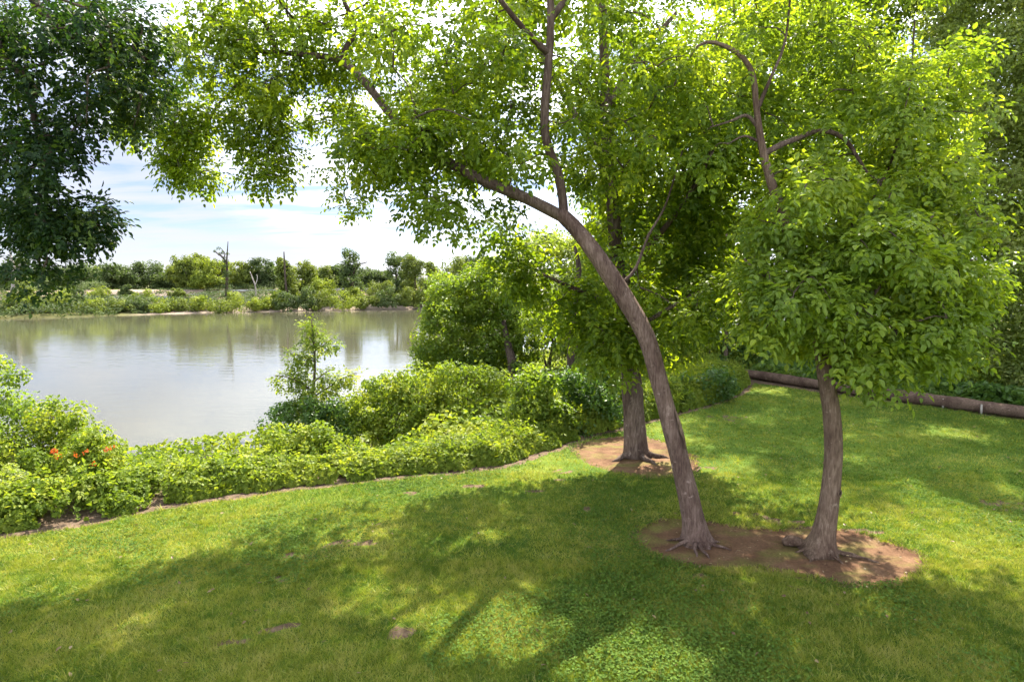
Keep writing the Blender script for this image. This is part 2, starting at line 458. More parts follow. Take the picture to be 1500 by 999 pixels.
def soil_amt(x, y):
    """1 where the turf has worn through to earth"""
    P = np.stack([x, y], 1)
    wob = (fbm(x * 3, y * 3, 3) - 0.5) * 0.35
    de = dist_poly(P, EDGE); dg = dist_poly(P, LOGL)
    s = sstep((0.34 + wob - de) / 0.16)
    s = np.maximum(s, sstep((0.62 + wob * 1.5 - dg) / 0.3))
    for px, py, rx, ry in PATCH:
        c = gp(px, py)[:2]
        q = np.sqrt(((x - c[0]) / rx) ** 2 + ((y - c[1]) / ry) ** 2) + (fbm(x * 6, y * 8, 11) - 0.5) * 4.2
        s = np.maximum(s, sstep((1.0 - q) / 0.7))
    return s
PATCH = [(520, 795, .36, .12), (440, 812, .30, .10), (415, 846, .16, .09), (332, 940, .24, .09), (405, 918, .26, .10), (582, 928, .16, .2),
         (450, 943, .12, .08), (500, 820, .12, .06), (1108, 754, .22, .08), (1150, 762, .42, .12), (1085, 752, .14, .07), (835, 690, .3, .16),
         (815, 703, .28, .1), (785, 720, .25, .1), (1040, 684, .22, .12), (1262, 778, .32, .12), (1029, 843, .2, .08), (560, 768, .2, .06),
         (600, 722, .35, .1), (232, 793, .1, .08), (690, 712, .3, .1), (1490, 740, .5, .25), (1145, 908, .2, .07), (860, 745, .2, .1), (1070, 612, .5, .3)]

# tree beds: outlines traced on the ground
bed_a = [(925, 792), (935, 775), (965, 762), (1000, 757), (1045, 764), (1090, 772), (1130, 774), (1180, 770), (1230, 773), (1275, 784), (1320, 797), (1352, 812),
         (1360, 823), (1350, 838), (1318, 850), (1285, 857), (1235, 856), (1190, 848), (1150, 838), (1118, 833), (1085, 836), (1040, 834), (1000, 827), (955, 812)]
bed_b = [(838, 655), (870, 645), (905, 640), (945, 640), (990, 652), (1018, 668), (1022, 688), (990, 697), (950, 699), (905, 692), (868, 681), (845, 668)]
BED = [np.array([gp(*p)[:2] for p in b]) for b in (bed_a, bed_b)]
BED = [b.mean(0) + (b - b.mean(0)) * np.array([1.03, 1.06]) for b in BED]

def lin(a, b, n): return np.linspace(a, b, n)
# terrain, one sheet to the horizon
gx = np.unique(np.concatenate([-np.geomspace(60, 4000, 40), lin(-60, 60, 200), np.geomspace(60, 4000, 40), lin(-150, -60, 90)]))
gy = np.unique(np.concatenate([lin(-60, 8, 18), lin(8, 60, 140), lin(60, 125, 60), lin(125, 260, 130), np.geomspace(260, 5000, 36)]))
X, Y = np.meshgrid(gx, gy); P2 = np.stack([X.ravel(), Y.ravel()], 1)
Z, inl, nearm, farm, dl, df = ground_z(P2)
Z = np.where(inl & (dl > 0.35), Z - 0.10, Z)
nx, ny = len(gx), len(gy)
ii = (np.arange(ny - 1)[:, None] * nx + np.arange(nx - 1)[None]).ravel()
quads = np.stack([ii, ii + 1, ii + nx + 1, ii + nx], 1)
sandm = np.where(farm, sstep((10 - df + 6 * (fbm(P2[:, 0] * .06, P2[:, 1] * .06, 21) - .5)) / 2.5), 0) * np.where(farm, 1, 0)
sandm = sandm * sstep((P2[:, 0] + 94) / 8)
sandm = np.where(~farm & ~nearm, 0.4, sandm)
levm = np.where(farm, sstep((df - 25) / 2) * (1 - sstep((df - 44) / 5)), 0)
em = np.where(nearm, 1 - sstep((dl - .3) / .9), 0)
mask = np.stack([sandm, levm, em, np.ones(len(P2))], 1)
terrain = link('terrain', mesh_np('terrain', np.column_stack([P2, Z]), quads, 4, M['earth'], smooth=True, attrs={'mask': ('POINT', 'FLOAT_COLOR', mask)}))
setting(terrain, 'earth banks of the river and the flat land beyond')
# river
wp = [(-500, -60), (4000, -60), (4000, 1500), (-500, 1500)]
wx = np.concatenate([-np.geomspace(3000, 100, 12), lin(-90, 60, 16), np.geomspace(70, 3000, 12)]); wy = lin(10, 1200, 20)
WX, WY = np.meshgrid(wx, wy); k = len(wx)
ii = (np.arange(len(wy) - 1)[:, None] * k + np.arange(k - 1)[None]).ravel()
keepP = np.column_stack([WX.ravel(), WY.ravel(), np.full(WX.size, WZ)])
river = link('river', mesh_np('river', keepP, np.stack([ii, ii + 1, ii + k + 1, ii + k], 1), 4, M['water']))
setting(river, 'calm muddy green river reflecting the far bank and the sky')
# lawn sheet
lx = np.arange(-26, 31, 0.12); ly = np.arange(-4, 30, 0.12)
X, Y = np.meshgrid(lx, ly); P2 = np.stack([X.ravel(), Y.ravel()], 1)
inl = in_poly(P2, LAWN)
bedm = np.zeros(len(P2), bool)
for b in BED: bedm |= in_poly(P2, b) & (dist_poly(P2, np.vstack([b, b[:1]])) > 0.14)
und = (fbm(P2[:, 0] * .5, P2[:, 1] * .5, 2) - .5) * 0.05 + (fbm(P2[:, 0] * 4, P2[:, 1] * 4, 4) - .5) * 0.015
so = soil_amt(P2[:, 0], P2[:, 1])
inb = np.zeros(len(P2), bool)
for b in BED: inb |= in_poly(P2, b)
und = und - 0.02 * so
for b in BED:
    und = und - np.where(in_poly(P2, b), 0.11 * sstep(dist_poly(P2, np.vstack([b, b[:1]])) / 0.22), 0)
nx = len(lx)
ii = (np.arange(len(ly) - 1)[:, None] * nx + np.arange(nx - 1)[None]).ravel()
q = np.stack([ii, ii + 1, ii + nx + 1, ii + nx], 1)
q = q[inl[q].all(1)]
lawn = link('lawn', mesh_np('lawn', np.column_stack([P2, und]), q, 4, M['lawn'], smooth=True, attrs={'soil': ('POINT', 'FLOAT', np.maximum(so, inb))}))
setting(lawn, 'mown green lawn sloping between the tree beds and the hedge')
def lawn_z(x, y): return (fbm(x * .5, y * .5, 2) - .5) * 0.05 + (fbm(x * 4, y * 4, 4) - .5) * 0.015
# soil beds
for b, lab in zip(BED, ('kidney shaped bed of bare brown soil around the two front trees', 'patch of bare brown soil around the thick straight trunk')):
    c = b.mean(0); out_ = c + (b - c) * 1.0
    g = np.arange(-6, 6, 0.07); X, Y = np.meshgrid(g + c[0], g + c[1]); P2 = np.stack([X.ravel(), Y.ravel()], 1)
    ins = in_poly(P2, b); de = dist_poly(P2, np.vstack([b, b[:1]]))
    wob = (fbm(P2[:, 0] * 4, P2[:, 1] * 4, 8) - .5) * .12
    ok = ins | (de < 0.16)
    z = -0.02 - 0.018 * sstep(np.where(ins, de, 0) / 0.3) - np.where(ins, 0, .25 * de) + wob * .12 + (fbm(P2[:, 0] * 2.2, P2[:, 1] * 2.2, 6) - .5) * .07 + (fbm(P2[:, 0] * 9, P2[:, 1] * 9, 7) - .5) * .025
    nx = len(g); ii = (np.arange(nx - 1)[:, None] * nx + np.arange(nx - 1)[None]).ravel()
    q = np.stack([ii, ii + 1, ii + nx + 1, ii + nx], 1); q = q[ok[q].all(1)]
    used = np.unique(q); rm = np.full(len(P2), -1); rm[used] = np.arange(len(used))
    o = link('soil_bed', mesh_np('soil_bed', np.column_stack([P2, z])[used], rm[q], 4, M['soil'], smooth=True)); setting(o, lab)

# grass blades and clover: too many to count
rng = np.random.default_rng(11)
def lawn_points(n, y0, y1, xw=0.98, pw=1.0):
    y = y0 + (y1 - y0) * rng.random(n) ** pw; x = (rng.random(n) * 2 - 1) * xw * y
    P = np.stack([x, y], 1)
    keep = in_poly(P, LAWN)
    P = P[keep]
    s = soil_amt(P[:, 0], P[:, 1])
    for b in BED: s = np.maximum(s, in_poly(P, b) * (dist_poly(P, np.vstack([b, b[:1]])) > 0.05 + .12 * rng.random(len(P))) * 1.0)
    return P[s < 0.25 + 0.5 * rng.random(len(P))]
def blades(n, y0, y1, h, w):
    P = lawn_points(n, y0, y1); n = len(P)
    tone = fbm(P[:, 0] * .8, P[:, 1] * .8, 41, 5); rgh = fbm(P[:, 0] * 3.5, P[:, 1] * 3.5, 43, 3)
    hh = h * (0.6 + 0.8 * rng.random(n)) * (0.55 + 0.9 * rgh); a = rng.random(n) * 2 * PI
    lean = rng.normal(size=(n, 2)) * 0.55 * hh[:, None]
    B = np.column_stack([P, lawn_z(P[:, 0], P[:, 1]) - 0.004])
    dv = np.column_stack([np.cos(a), np.sin(a), np.zeros(n)]) * (w * (0.7 + .6 * rng.random(n)))[:, None] * .5
    T = B + np.column_stack([lean, hh])
    mot = fbm(P[:, 0] * 5.5, P[:, 1] * 5.5, 47, 3)
    var = np.clip(0.40 + (tone - .5) * 1.5 + (mot - .5) * 1.0 + rng.normal(size=n) * .15, 0, .88)
    var = np.where(rng.random(n) < .03, .97, var)
    return np.stack([B - dv, B + dv, T], 1).reshape(-1, 3), var
def tufts(n, k, y0, y1, h):
    c = lawn_points(n, y0, y1); i = np.repeat(np.arange(len(c)), k); m = len(i)
    sz = .5 + rng.random(len(c)) ** 2 * 1.1
    P = c[i] + rng.normal(size=(m, 2)) * (.035 * sz[i])[:, None]; out_ = P - c[i]
    a = rng.random(m) * 2 * PI; hh = h * sz[i] * (.6 + .7 * rng.random(m))
    B = np.column_stack([P, lawn_z(P[:, 0], P[:, 1]) - .004]); w_ = .006 + .0007 * np.hypot(P[:, 0], P[:, 1])
    dv = np.column_stack([np.cos(a), np.sin(a), np.zeros(m)]) * (w_ * .5)[:, None]
    T = B + np.column_stack([out_ * 1.2 + rng.normal(size=(m, 2)) * .3 * hh[:, None], hh])
    return np.stack([B - dv, B + dv, T], 1).reshape(-1, 3), np.clip(.22 + (rng.random(len(c)) * .55)[i] + rng.normal(size=m) * .08, 0, .9)
parts = [tufts(7000, 16, 6, 12, .055), tufts(5000, 12, 11, 26, .06), blades(230000, 6.0, 9.5, .05, .008), blades(190000, 9, 14, .05, .011), blades(150000, 13, 30, .05, .018)]
V = np.vstack([p[0] for p in parts]); var = np.concatenate([p[1] for p in parts])
o = link('grass', mesh_np('grass', V, np.arange(len(V)), 3, M['grass'], var=var)); setting(o, 'short mown grass of the lawn', 'stuff')
P = lawn_points(240000, 6, 22, pw=1.1)
kp = fbm(P[:, 0] * .55 + 9, P[:, 1] * .55, 77, 4) + (rng.random(len(P)) - .5) * .22 > 0.58
P = P[kp]; n = len(P)
A = np.column_stack([rng.normal(size=(n, 2)), rng.normal(size=n) * .25]); Nn = np.array([0, 0, 1.0]) + rng.normal(size=(n, 3)) * .35
o = link('clover', leaf_mesh('clover', np.column_stack([P, lawn_z(P[:, 0], P[:, 1]) + .02 + .035 * rng.random(n)]), A, Nn, .034 + .02 * rng.random(n), .036, .45 + rng.normal(size=n) * .2, M['clover'], None, six=False))
setting(o, 'dark green clover patches in the lawn', 'stuff')

# ================================================================== TREES
SLIM = {}
def slim(L, k):
    L = L.copy(); L[:, 3] *= k; return L

def build_tree(name, label, cat, base, trunk, limbs, clumps, radii, mat_bark, mat_leaf, per, leaf, seed, group=None, mode='spray',
               sides=14, rough=.10, flare=0.0, lobes=5, roots=(), k=5, twig_r=.010, limb_min=.0, extra=None, six=True, outward=.8, cvar=.22):
    """thing > trunk, limb(s), root(s), crown (> twigs)"""
    rng = np.random.default_rng(seed)
    t = thing(name, label, cat, base, group)
    tr = link('trunk', tube_mesh('trunk', [trunk], mat_bark, base, sides, rough, flare, seed, lobes), t)
    for i, L in enumerate(limbs):
        link('limb', tube_mesh('limb', [L], M['limb'] if mat_bark in (M['bark'], M['bark2']) else mat_bark, base, 10, rough, 0, seed + i + 1), t)
    for i, L in enumerate(roots):
        link('root', tube_mesh('root', [L], mat_bark, base, 8, .2, 0, seed + 50 + i), t)
    if len(clumps):
        nodes = wood_nodes(list(limbs) + [trunk[len(trunk) // 2:]])
        R = radii * (0.7 + 0.6 * rng.random(len(clumps)))
        if mode == 'spray': d = spray_leaves(rng, clumps, R, per, leaf, k=k, cvar=cvar)
        else: d = cloud_leaves(rng, clumps, R, per, leaf, outward=outward, cvar=cvar)
        cr = link('crown', leaf_mesh('crown', *d, mat_leaf, base, six=six), t)
        tw = connect(rng, clumps, nodes, twig_r)
        if tw: link('twig_sprays', tube_mesh('twig_sprays', tw, M['twig'], base, 5), cr)
    return t, tr

def project(P):
    q = P - np.array([0, 0, CAM_H]); dpt = q[:, 1] * cp - q[:, 2] * sp; v = q[:, 1] * sp + q[:, 2] * cp
    return np.stack([750 + F * q[:, 0] / dpt, 499.5 - F * v / dpt], 1)

def clear_wood(C, limb, i0, i1, width, ahead=.9):
    """leave a stretch of limb bare: drop the clumps growing on its near side"""
    L = limb[int(i0 * len(limb)):max(int(i1 * len(limb)), 2)]
    pl, pc = project(L[:, :3]), project(C)
    d = np.linalg.norm(pc[:, None] - pl[None], axis=2); j = d.argmin(1)
    drop = (d.min(1) < width) & (C[:, 1] < L[j, 1] + .25) & (C[:, 1] > L[j, 1] - 6)
    return C[~drop]

# where the photograph shows sun on the grass, the crowns above stand open
SUNSPOTS = [(40, 850, .8), (110, 842, .8), (180, 820, .8), (260, 795, .7), (330, 775, .6), (150, 790, 1), (250, 760, 1), (60, 800, 1), (350, 745, .6), (550, 885, .5), (705, 903, .62), (630, 893, .3), (755, 880, .4),
            (880, 980, .55), (960, 975, .55), (1050, 985, .2), (820, 940, .2), (390, 925, .2), (300, 890, .12), (800, 702, .55), (870, 697, .4), (600, 716, .4), (1130, 905, .15), (1480, 715, .5), (1385, 635, .6), (1120, 572, .9), (720, 770, .3), (600, 945, .3), (900, 700, .35), (480, 850, .12), (1290, 905, .2), (180, 935, .2), (330, 960, .2), (250, 890, .15), (430, 830, .12), (520, 800, .15), (650, 980, .3), (760, 960, .2), (1180, 960, .2), (650, 800, .12), (920, 900, .12), (120, 970, .2)]
def clear_sun(C, pad=.22):
    keep = np.ones(len(C), bool)
    for px, py, rad in SUNSPOTS:
        g = gp(px, py); v = C - g; s = v @ SUND
        keep &= ~((np.linalg.norm(v - s[:, None] * SUND, axis=1) < rad + pad) & (s > 0))
    return C[keep]

def join_clumps(rng, specs):
    return clear_sun(np.vstack([poly_clumps(rng, p, n, a, b) for p, n, a, b in specs]))

# ---- front leaning tree
Y0 = gp(1018, 792)[1]
rng = np.random.default_rng(101)
tr1 = spline(pxline([(1020, 797, Y0, 27), (1017, 770, Y0, 22.5), (1008, 725, Y0, 21), (996, 675, Y0, 19.5), (983, 625, Y0, 18.5), (966, 560, Y0, 17.5), (947, 495, Y0 + .05, 17.5),
      (915, 437, Y0 + .1, 18.5), (878, 380, Y0 + .1, 17), (845, 337, Y0 + .15, 15.5), (820, 312, Y0 + .2, 14)]), 60)
lA = spline(pxline([(832, 322, Y0 + .2, 13), (800, 305, Y0 + .2, 12.5), (765, 288, Y0 + .2, 11.5), (715, 268, Y0 + .2, 11), (660, 240, Y0 + .35, 10.5), (612, 207, Y0 + .6, 10), (574, 170, Y0 + .9, 9.5),
      (532, 118, Y0 + 1.4, 8), (495, 88, Y0 + 1.8, 7), (440, 80, Y0 + 2.2, 6), (385, 76, Y0 + 2.6, 4.5), (330, 72, Y0 + 2.7, 3.5), (283, 68, Y0 + 2.9, 2.2)]), 50)
lB = spline(pxline([(826, 318, Y0 + .2, 9), (824, 290, Y0 + .2, 8.5), (816, 250, Y0 + .1, 8.5), (800, 205, Y0, 8), (798, 160, Y0, 8), (802, 110, Y0, 7.5), (806, 55, Y0, 7), (806, 0, Y0, 6.5), (800, -90, Y0, 5.5), (815, -200, Y0 + .2, 4)]), 36)
lC = spline(pxline([(500, 92, Y0 + 1.8, 5), (508, 68, Y0 + 1.8, 4.5), (524, 42, Y0 + 1.8, 4), (508, 12, Y0 + 1.8, 4), (498, -30, Y0 + 1.8, 3.5), (520, -110, Y0 + 2.2, 2.5)]), 18)
lD = spline(pxline([(405, 78, Y0 + 2.5, 3.5), (397, 52, Y0 + 2.5, 4), (385, 30, Y0 + 2.5, 4), (366, 14, Y0 + 2.5, 3.8), (345, -20, Y0 + 2.5, 3), (330, -90, Y0 + 2.8, 2)]), 18)
lE = spline(pxline([(375, 75, Y0 + 2.65, 3), (372, 98, Y0 + 2.65, 2.8), (356, 118, Y0 + 2.65, 2.4), (340, 132, Y0 + 2.65, 2), (312, 165, Y0 + 2.65, 1.7), (300, 205, Y0 + 2.65, 1.2)]), 18)
lF = spline(pxline([(905, 420, Y0 + .1, 3), (930, 395, Y0 + .3, 2.2), (950, 345, Y0 + .6, 1.8), (975, 300, Y0 + .8, 1.4), (1000, 220, Y0 + 1, 1)]), 18)
lG = spline(pxline([(804, 80, Y0, 5), (765, 40, Y0 - .3, 4), (720, -20, Y0 - .6, 3.5), (660, -140, Y0 - 1, 2.5)]), 16)
lH = spline(pxline([(806, 30, Y0, 5), (850, -30, Y0 + .5, 4), (910, -120, Y0 + 1, 3), (960, -220, Y0 + 1.6, 2)]), 16)
cl1 = join_clumps(rng, [
    ([(520, 0), (760, 0), (930, 0), (1010, 40), (1000, 190), (930, 240), (850, 235), (800, 240), (720, 250), (640, 262), (560, 225), (530, 140)], 110, Y0 - 1.6, Y0 + 2.6),
    ([(540, 150), (650, 170), (770, 215), (795, 290), (700, 318), (640, 322), (585, 310), (540, 260), (500, 200)], 52, Y0 - 1, Y0 + 1.8),
    ([(255, 0), (540, 0), (540, 115), (470, 105), (420, 130), (360, 150), (260, 110)], 92, Y0 + .8, Y0 + 3.8),
    ([(250, 145), (300, 150), (312, 185), (300, 238), (322, 268), (290, 268), (262, 262), (236, 215)], 28, Y0 + 1.9, Y0 + 3.4),
    ([(322, 120), (410, 120), (418, 185), (412, 265), (372, 272), (352, 240), (348, 190), (320, 165)], 32, Y0 + 1.6, Y0 + 3.2),
    ([(845, 240), (1000, 215), (1035, 300), (1010, 370), (945, 385), (900, 360), (860, 300)], 44, Y0 + .2, Y0 + 2.4),
    ([(915, 385), (1000, 370), (1055, 400), (1040, 460), (985, 470), (940, 430)], 20, Y0 + .1, Y0 + 1.3),
    ([(400, -10), (1010, -10), (980, -160), (860, -330), (640, -360), (480, -240)], 44,
     Y0 - 1.2, Y0 + 4.6),
    ([(150, 110), (215, 70), (255, 60), (262, 170), (225, 200), (165, 205)], 14, Y0 + 1.6, Y0 + 3.6),
    ([(240, -10), (420, -10), (420, -120), (280, -120)], 14, Y0 - 1.2, Y0 + 4.6),
    ([(432, 150), (520, 125), (572, 200), (560, 290), (505, 305), (440, 235)], 40, Y0 + 2.5, Y0 + 5),
])
cl1 = clear_wood(cl1, lB, 0, .72, 27)
cl1 = clear_wood(cl1, lA, 0, .22, 26); cl1 = clear_wood(cl1, lA, .40, .50, 27); cl1 = clear_wood(cl1, lA, .55, .70, 27); cl1 = clear_wood(cl1, lC, 0, .35, 22); cl1 = clear_wood(cl1, lD, .1, .6, 22); cl1 = clear_wood(cl1, lE, .1, .5, 18)
def root_line(cx, cy, ang, ln, r, Z0=.05):
    p = np.array([[cx, cy, Z0 + .02, r], [cx + .35 * ln * math.cos(ang), cy + .35 * ln * math.sin(ang), Z0 - .03, r * .75],
                  [cx + .7 * ln * math.cos(ang + .15), cy + .7 * ln * math.sin(ang + .15), Z0 - .06, r * .55], [cx + ln * math.cos(ang + .1), cy + ln * math.sin(ang + .1), Z0 - .10, r * .3]])
    return spline(p, 12)
b1 = gp(1019, 796); b1[2] = -.05
roots1 = [root_line(b1[0] + .16 * math.cos(a), b1[1] + .16 * math.sin(a), a, l * .7, .038) for a, l in ((-2.9, .62), (-1.9, .5), (-1.5, .55), (-.35, .6), (.2, .5), (2.6, .5))]
tr1 = slim(tr1, .72); lA = slim(lA, .68); lB, lC, lD = slim(lB, .8), slim(lC, .8), slim(lD, .8)
tr1[0, 2] = -.08
T1, trunk1 = build_tree('leaning_tree', 'leaning box elder with a curved trunk forking to the left over the lawn', 'tree', b1, tr1, [lA, lB, lC, lD, lE, lF, lG, lH],
    cl1, .40, M['bark'], M['maple'], 36, .085, 1, sides=26, rough=.10, flare=.5, roots=roots1)
# torn strip of bark on the right of the stem
q = at(996, 628, Y0 - .24)
sc = spline(np.array([[*at(990, 602, Y0 - .17), .012], [*at(995, 620, Y0 - .17), .03], [*at(1001, 640, Y0 - .175), .022], [*at(1005, 658, Y0 - .17), .01]]), 12)
o = link('bark_scar', tube_mesh('bark_scar', [sc], M['bark2'], b1, 8, .3), T1)

# ---- front upright tree
Y2 = gp(1203, 806)[1]
rng = np.random.default_rng(202)
tr2 = spline(pxline([(1200, 812, Y2, 26), (1205, 790, Y2, 21), (1212, 752, Y2, 17.5), (1218, 705, Y2, 16), (1221, 660, Y2, 16), (1218, 605, Y2, 15.5), (1209, 550, Y2, 14.5), (1199, 490, Y2, 13),
      (1188, 435, Y2 + .1, 12), (1170, 375, Y2 + .2, 11), (1148, 318, Y2 + .3, 10), (1128, 262, Y2 + .4, 9), (1115, 210, Y2 + .4, 8), (1108, 158, Y2 + .4, 7), (1103, 112, Y2 + .4, 6.5), (1088, 85, Y2 + .4, 6), (1062, 68, Y2 + .4, 5), (1038, 62, Y2 + .4, 4), (1020, 70, Y2 + .5, 2.6), (1008, 92, Y2 + .6, 1.2)]), 70)
l2 = [spline(pxline(p), 18) for p in (
    [(1120, 226, Y2 + .4, 6.5), (1142, 213, Y2 + .4, 6), (1168, 203, Y2 + .5, 5.5), (1192, 194, Y2 + .5, 5), (1218, 194, Y2 + .5, 5), (1240, 207, Y2 + .5, 4.5), (1257, 232, Y2 + .5, 3.2), (1275, 258, Y2 + .5, 2), (1300, 268, Y2 + .5, 1)],
    [(1108, 165, Y2 + .4, 4.5), (1118, 140, Y2 + .4, 4), (1130, 112, Y2 + .4, 3), (1150, 60, Y2 + .6, 2.5), (1160, -30, Y2 + .8, 2)],
    [(1112, 190, Y2 + .4, 4), (1094, 170, Y2 + .4, 3.5), (1070, 178, Y2 + .3, 2.4), (1040, 187, Y2 + .2, 1)],
    [(1112, 208, Y2 + .4, 3), (1090, 200, Y2 + .5, 2.5), (1065, 212, Y2 + .5, .9)],
    [(1206, 540, Y2, 6), (1235, 490, Y2 - .2, 5), (1280, 430, Y2 - .4, 4), (1330, 370, Y2 - .5, 3), (1370, 310, Y2 - .5, 2)],
    [(1200, 500, Y2, 6), (1160, 450, Y2 - .3, 4.5), (1120, 410, Y2 - .5, 3), (1090, 380, Y2 - .5, 2)],
    [(1192, 455, Y2 + .1, 5), (1215, 400, Y2 + .5, 4.5), (1255, 330, Y2 + .8, 4), (1300, 250, Y2 + 1, 3), (1330, 150, Y2 + 1.2, 2), (1340, 30, Y2 + 1.4, 1.5)])]
cl2 = join_clumps(rng, [
    ([(1085, 395), (1120, 340), (1180, 300), (1260, 280), (1340, 300), (1410, 340), (1440, 410), (1425, 470), (1390, 520), (1300, 520), (1220, 500), (1140, 500), (1095, 465)], 98, Y2 - 1.4, Y2 + 1.4),
    ([(1065, 400), (1080, 300), (1180, 240), (1330, 240), (1440, 300), (1462, 420), (1440, 500), (1380, 545), (1300, 565), (1200, 540), (1110, 520), (1070, 480)], 62, Y2 - 1.7, Y2 + 1.8),
    ([(1200, 480), (1300, 480), (1330, 540), (1315, 560), (1285, 545), (1240, 515)], 17, Y2 - 1.1, Y2 + .6),
    ([(1310, 470), (1400, 450), (1425, 500), (1395, 535), (1340, 535)], 16, Y2 - .6, Y2 + 1),
    ([(1100, 440), (1185, 450), (1180, 520), (1130, 510)], 14, Y2 - .5, Y2 + .9),
    ([(1035, 20), (1200, 0), (1290, 60), (1300, 200), (1330, 290), (1240, 310), (1160, 300), (1140, 240), (1080, 150)], 105, Y2 + .3, Y2 + 4.6),
    ([(1100, 60), (1400, 60), (1410, 270), (1120, 290)], 56, Y2 + 2, Y2 + 5.2),
    ([(1290, 120), (1400, 60), (1455, 110), (1440, 200), (1400, 290), (1300, 300)], 36, Y2 - .3, Y2 + 2),
    ([(1050, -10), (1400, 20), (1360, -150), (1250, -260), (1100, -260), (1000, -150)], 55, Y2 - .8, Y2 + 2.8),
    ([(1010, 60), (1090, 130), (1110, 250), (1080, 330), (1030, 260), (1000, 150)], 22, Y2 + .2, Y2 + 2),
])
b2 = gp(1203, 808); b2[2] = -.05
roots2 = [root_line(b2[0] + .14 * math.cos(a), b2[1] + .14 * math.sin(a), a, l * .7, .038) for a, l in ((-2.5, .45), (-.45, 1.0), (-.2, .7), (-1.2, .4), (.8, .4), (2.9, .4))]
tr2[:, 3] *= np.interp(np.linspace(0, 1, len(tr2)), [0, .55, .8, 1], [.80, .76, .62, .58]); l2 = [slim(L, .72) for L in l2]
tr2[0, 2] = -.08
T2, trunk2 = build_tree('lawn_tree', 'upright tree with a round low leafy crown and a knot hole in its trunk', 'tree', b2, tr2, l2, cl2, .36, M['bark2'], M['maple_low'], 36, .095, 2,
    sides=24, rough=.12, flare=.5, lobes=4, roots=roots2)
# burl-like exposed root left of the stem
rb = np.array([[*gp(1200, 803, .03), .10], [*gp(1180, 797, .02), .07], [*gp(1166, 793, .05), .075], [*gp(1157, 792, .05), .085], [*gp(1147, 795, .02), .04]])
o = link('root', tube_mesh('root', [spline(rb, 16)], M['bark2'], b2, 14, .8, 0, 77), T2); o['label'] = 'lumpy exposed root'
# knot hole: collar and dark hollow
kc = at(1231, 719, Y2); c2 = at(1218, 719, Y2); dv = norm(np.array([.55, -.84, 0.0]))
kp = np.array([c2[0], c2[1], kc[2]]) + dv * (16 / F * Y2 * .77)
ring = np.array([[*(kp + .042 * (math.cos(a) * np.array([.84, .55, 0]) + math.sin(a) * 1.15 * np.array([0, 0, 1]))), .016] for a in np.linspace(0, 2 * PI, 16)])
kn = link('knot', tube_mesh('knot', [ring], M['bark2'], b2, 8, .2), trunk2)
hol = np.array([[*(kp - dv * .03), .034], [*(kp + dv * .004), .036], [*(kp + dv * .008), .02]])  # solid plug, coloured near black to paint in the shade of the hole
link('hole_shade', tube_mesh('hole_shade', [hol], M['hole'], b2, 12), trunk2)

# ---- thick straight tree behind
Y3 = gp(931, 666)[1]
rng = np.random.default_rng(303)
tr3 = spline(pxline([(932, 669, Y3, 23), (931, 650, Y3, 20), (929, 610, Y3, 18.5), (925, 560, Y3, 17), (919, 510, Y3, 15.5), (912, 455, Y3, 14), (906, 400, Y3, 12.5), (900, 330, Y3, 11.5), (894, 260, Y3, 10.5), (888, 170, Y3, 9), (884, 60, Y3, 7.5), (880, -60, Y3, 6), (870, -180, Y3, 4)]), 60)
l3 = [spline(pxline(p), 16) for p in (
    [(908, 430, Y3, 6), (935, 380, Y3 - .4, 5), (985, 320, Y3 - .8, 4), (1030, 250, Y3 - 1, 3), (1060, 170, Y3 - 1, 2)],
    [(912, 470, Y3, 5), (880, 440, Y3 - .6, 4), (835, 420, Y3 - 1, 3), (790, 400, Y3 - 1.2, 2)],
    [(915, 490, Y3, 5), (950, 470, Y3 - .8, 3.5), (1000, 440, Y3 - 1.2, 2.5), (1040, 420, Y3 - 1.3, 1.5)],
    [(894, 270, Y3, 6), (860, 200, Y3 - .4, 5), (815, 120, Y3 - .6, 4), (770, 30, Y3 - .6, 3)],
    [(888, 160, Y3, 5), (930, 90, Y3 + .4, 4), (990, 20, Y3 + .6, 3)])]
cl3 = join_clumps(rng, [
    ([(720, 320), (760, 345), (820, 380), (880, 440), (900, 520), (860, 505), (800, 450), (745, 400), (715, 355)], 26, Y3 - 1.6, Y3 + .6),
    ([(570, 60), (760, 40), (790, 250), (650, 275), (570, 215)], 46, 13.4, 17),
    ([(700, 0), (560, 0), (640, -160), (800, -160)], 16, 14, 18),
    ([(850, 440), (905, 470), (960, 500), (960, 540), (905, 545), (860, 520)], 14, Y3 - 1.6, Y3 - .3),
    ([(930, 300), (1060, 300), (1080, 420), (1040, 500), (990, 520), (950, 470)], 45, Y3 - 1.4, Y3 + 1.6),
    ([(740, 0), (1080, 0), (1090, 300), (900, 320), (820, 250)], 138,
     Y3 - 1.5, Y3 + 2.6),
    ([(1000, 190), (1200, 180), (1210, 320), (1030, 335)], 28, 13.8, 16.8),
    ([(860, 300), (1000, 300), (1010, 380), (880, 380)], 14, Y3 - 1.5, Y3 + 2.6),
    ([(740, 0), (1080, 0), (1000, -200), (880, -260), (780, -180)], 40, Y3 - 2, Y3 + 2.5),
])
b3 = gp(931, 666); b3[2] = -.05; tr3 = slim(tr3, .84); tr3[0, 2] = -.08
T3, trunk3 = build_tree('straight_tree', 'thick straight furrowed grey trunk behind the leaning tree', 'tree', b3, tr3, l3, cl3, .62, M['bark_grey'], M['maple'], 44, .125, 3, sides=24, rough=.13, flare=.18,
    roots=[root_line(b3[0] + .25 * math.cos(a), b3[1] + .25 * math.sin(a), a, .6, .09) for a in (-2.6, -1.2, -.3)])

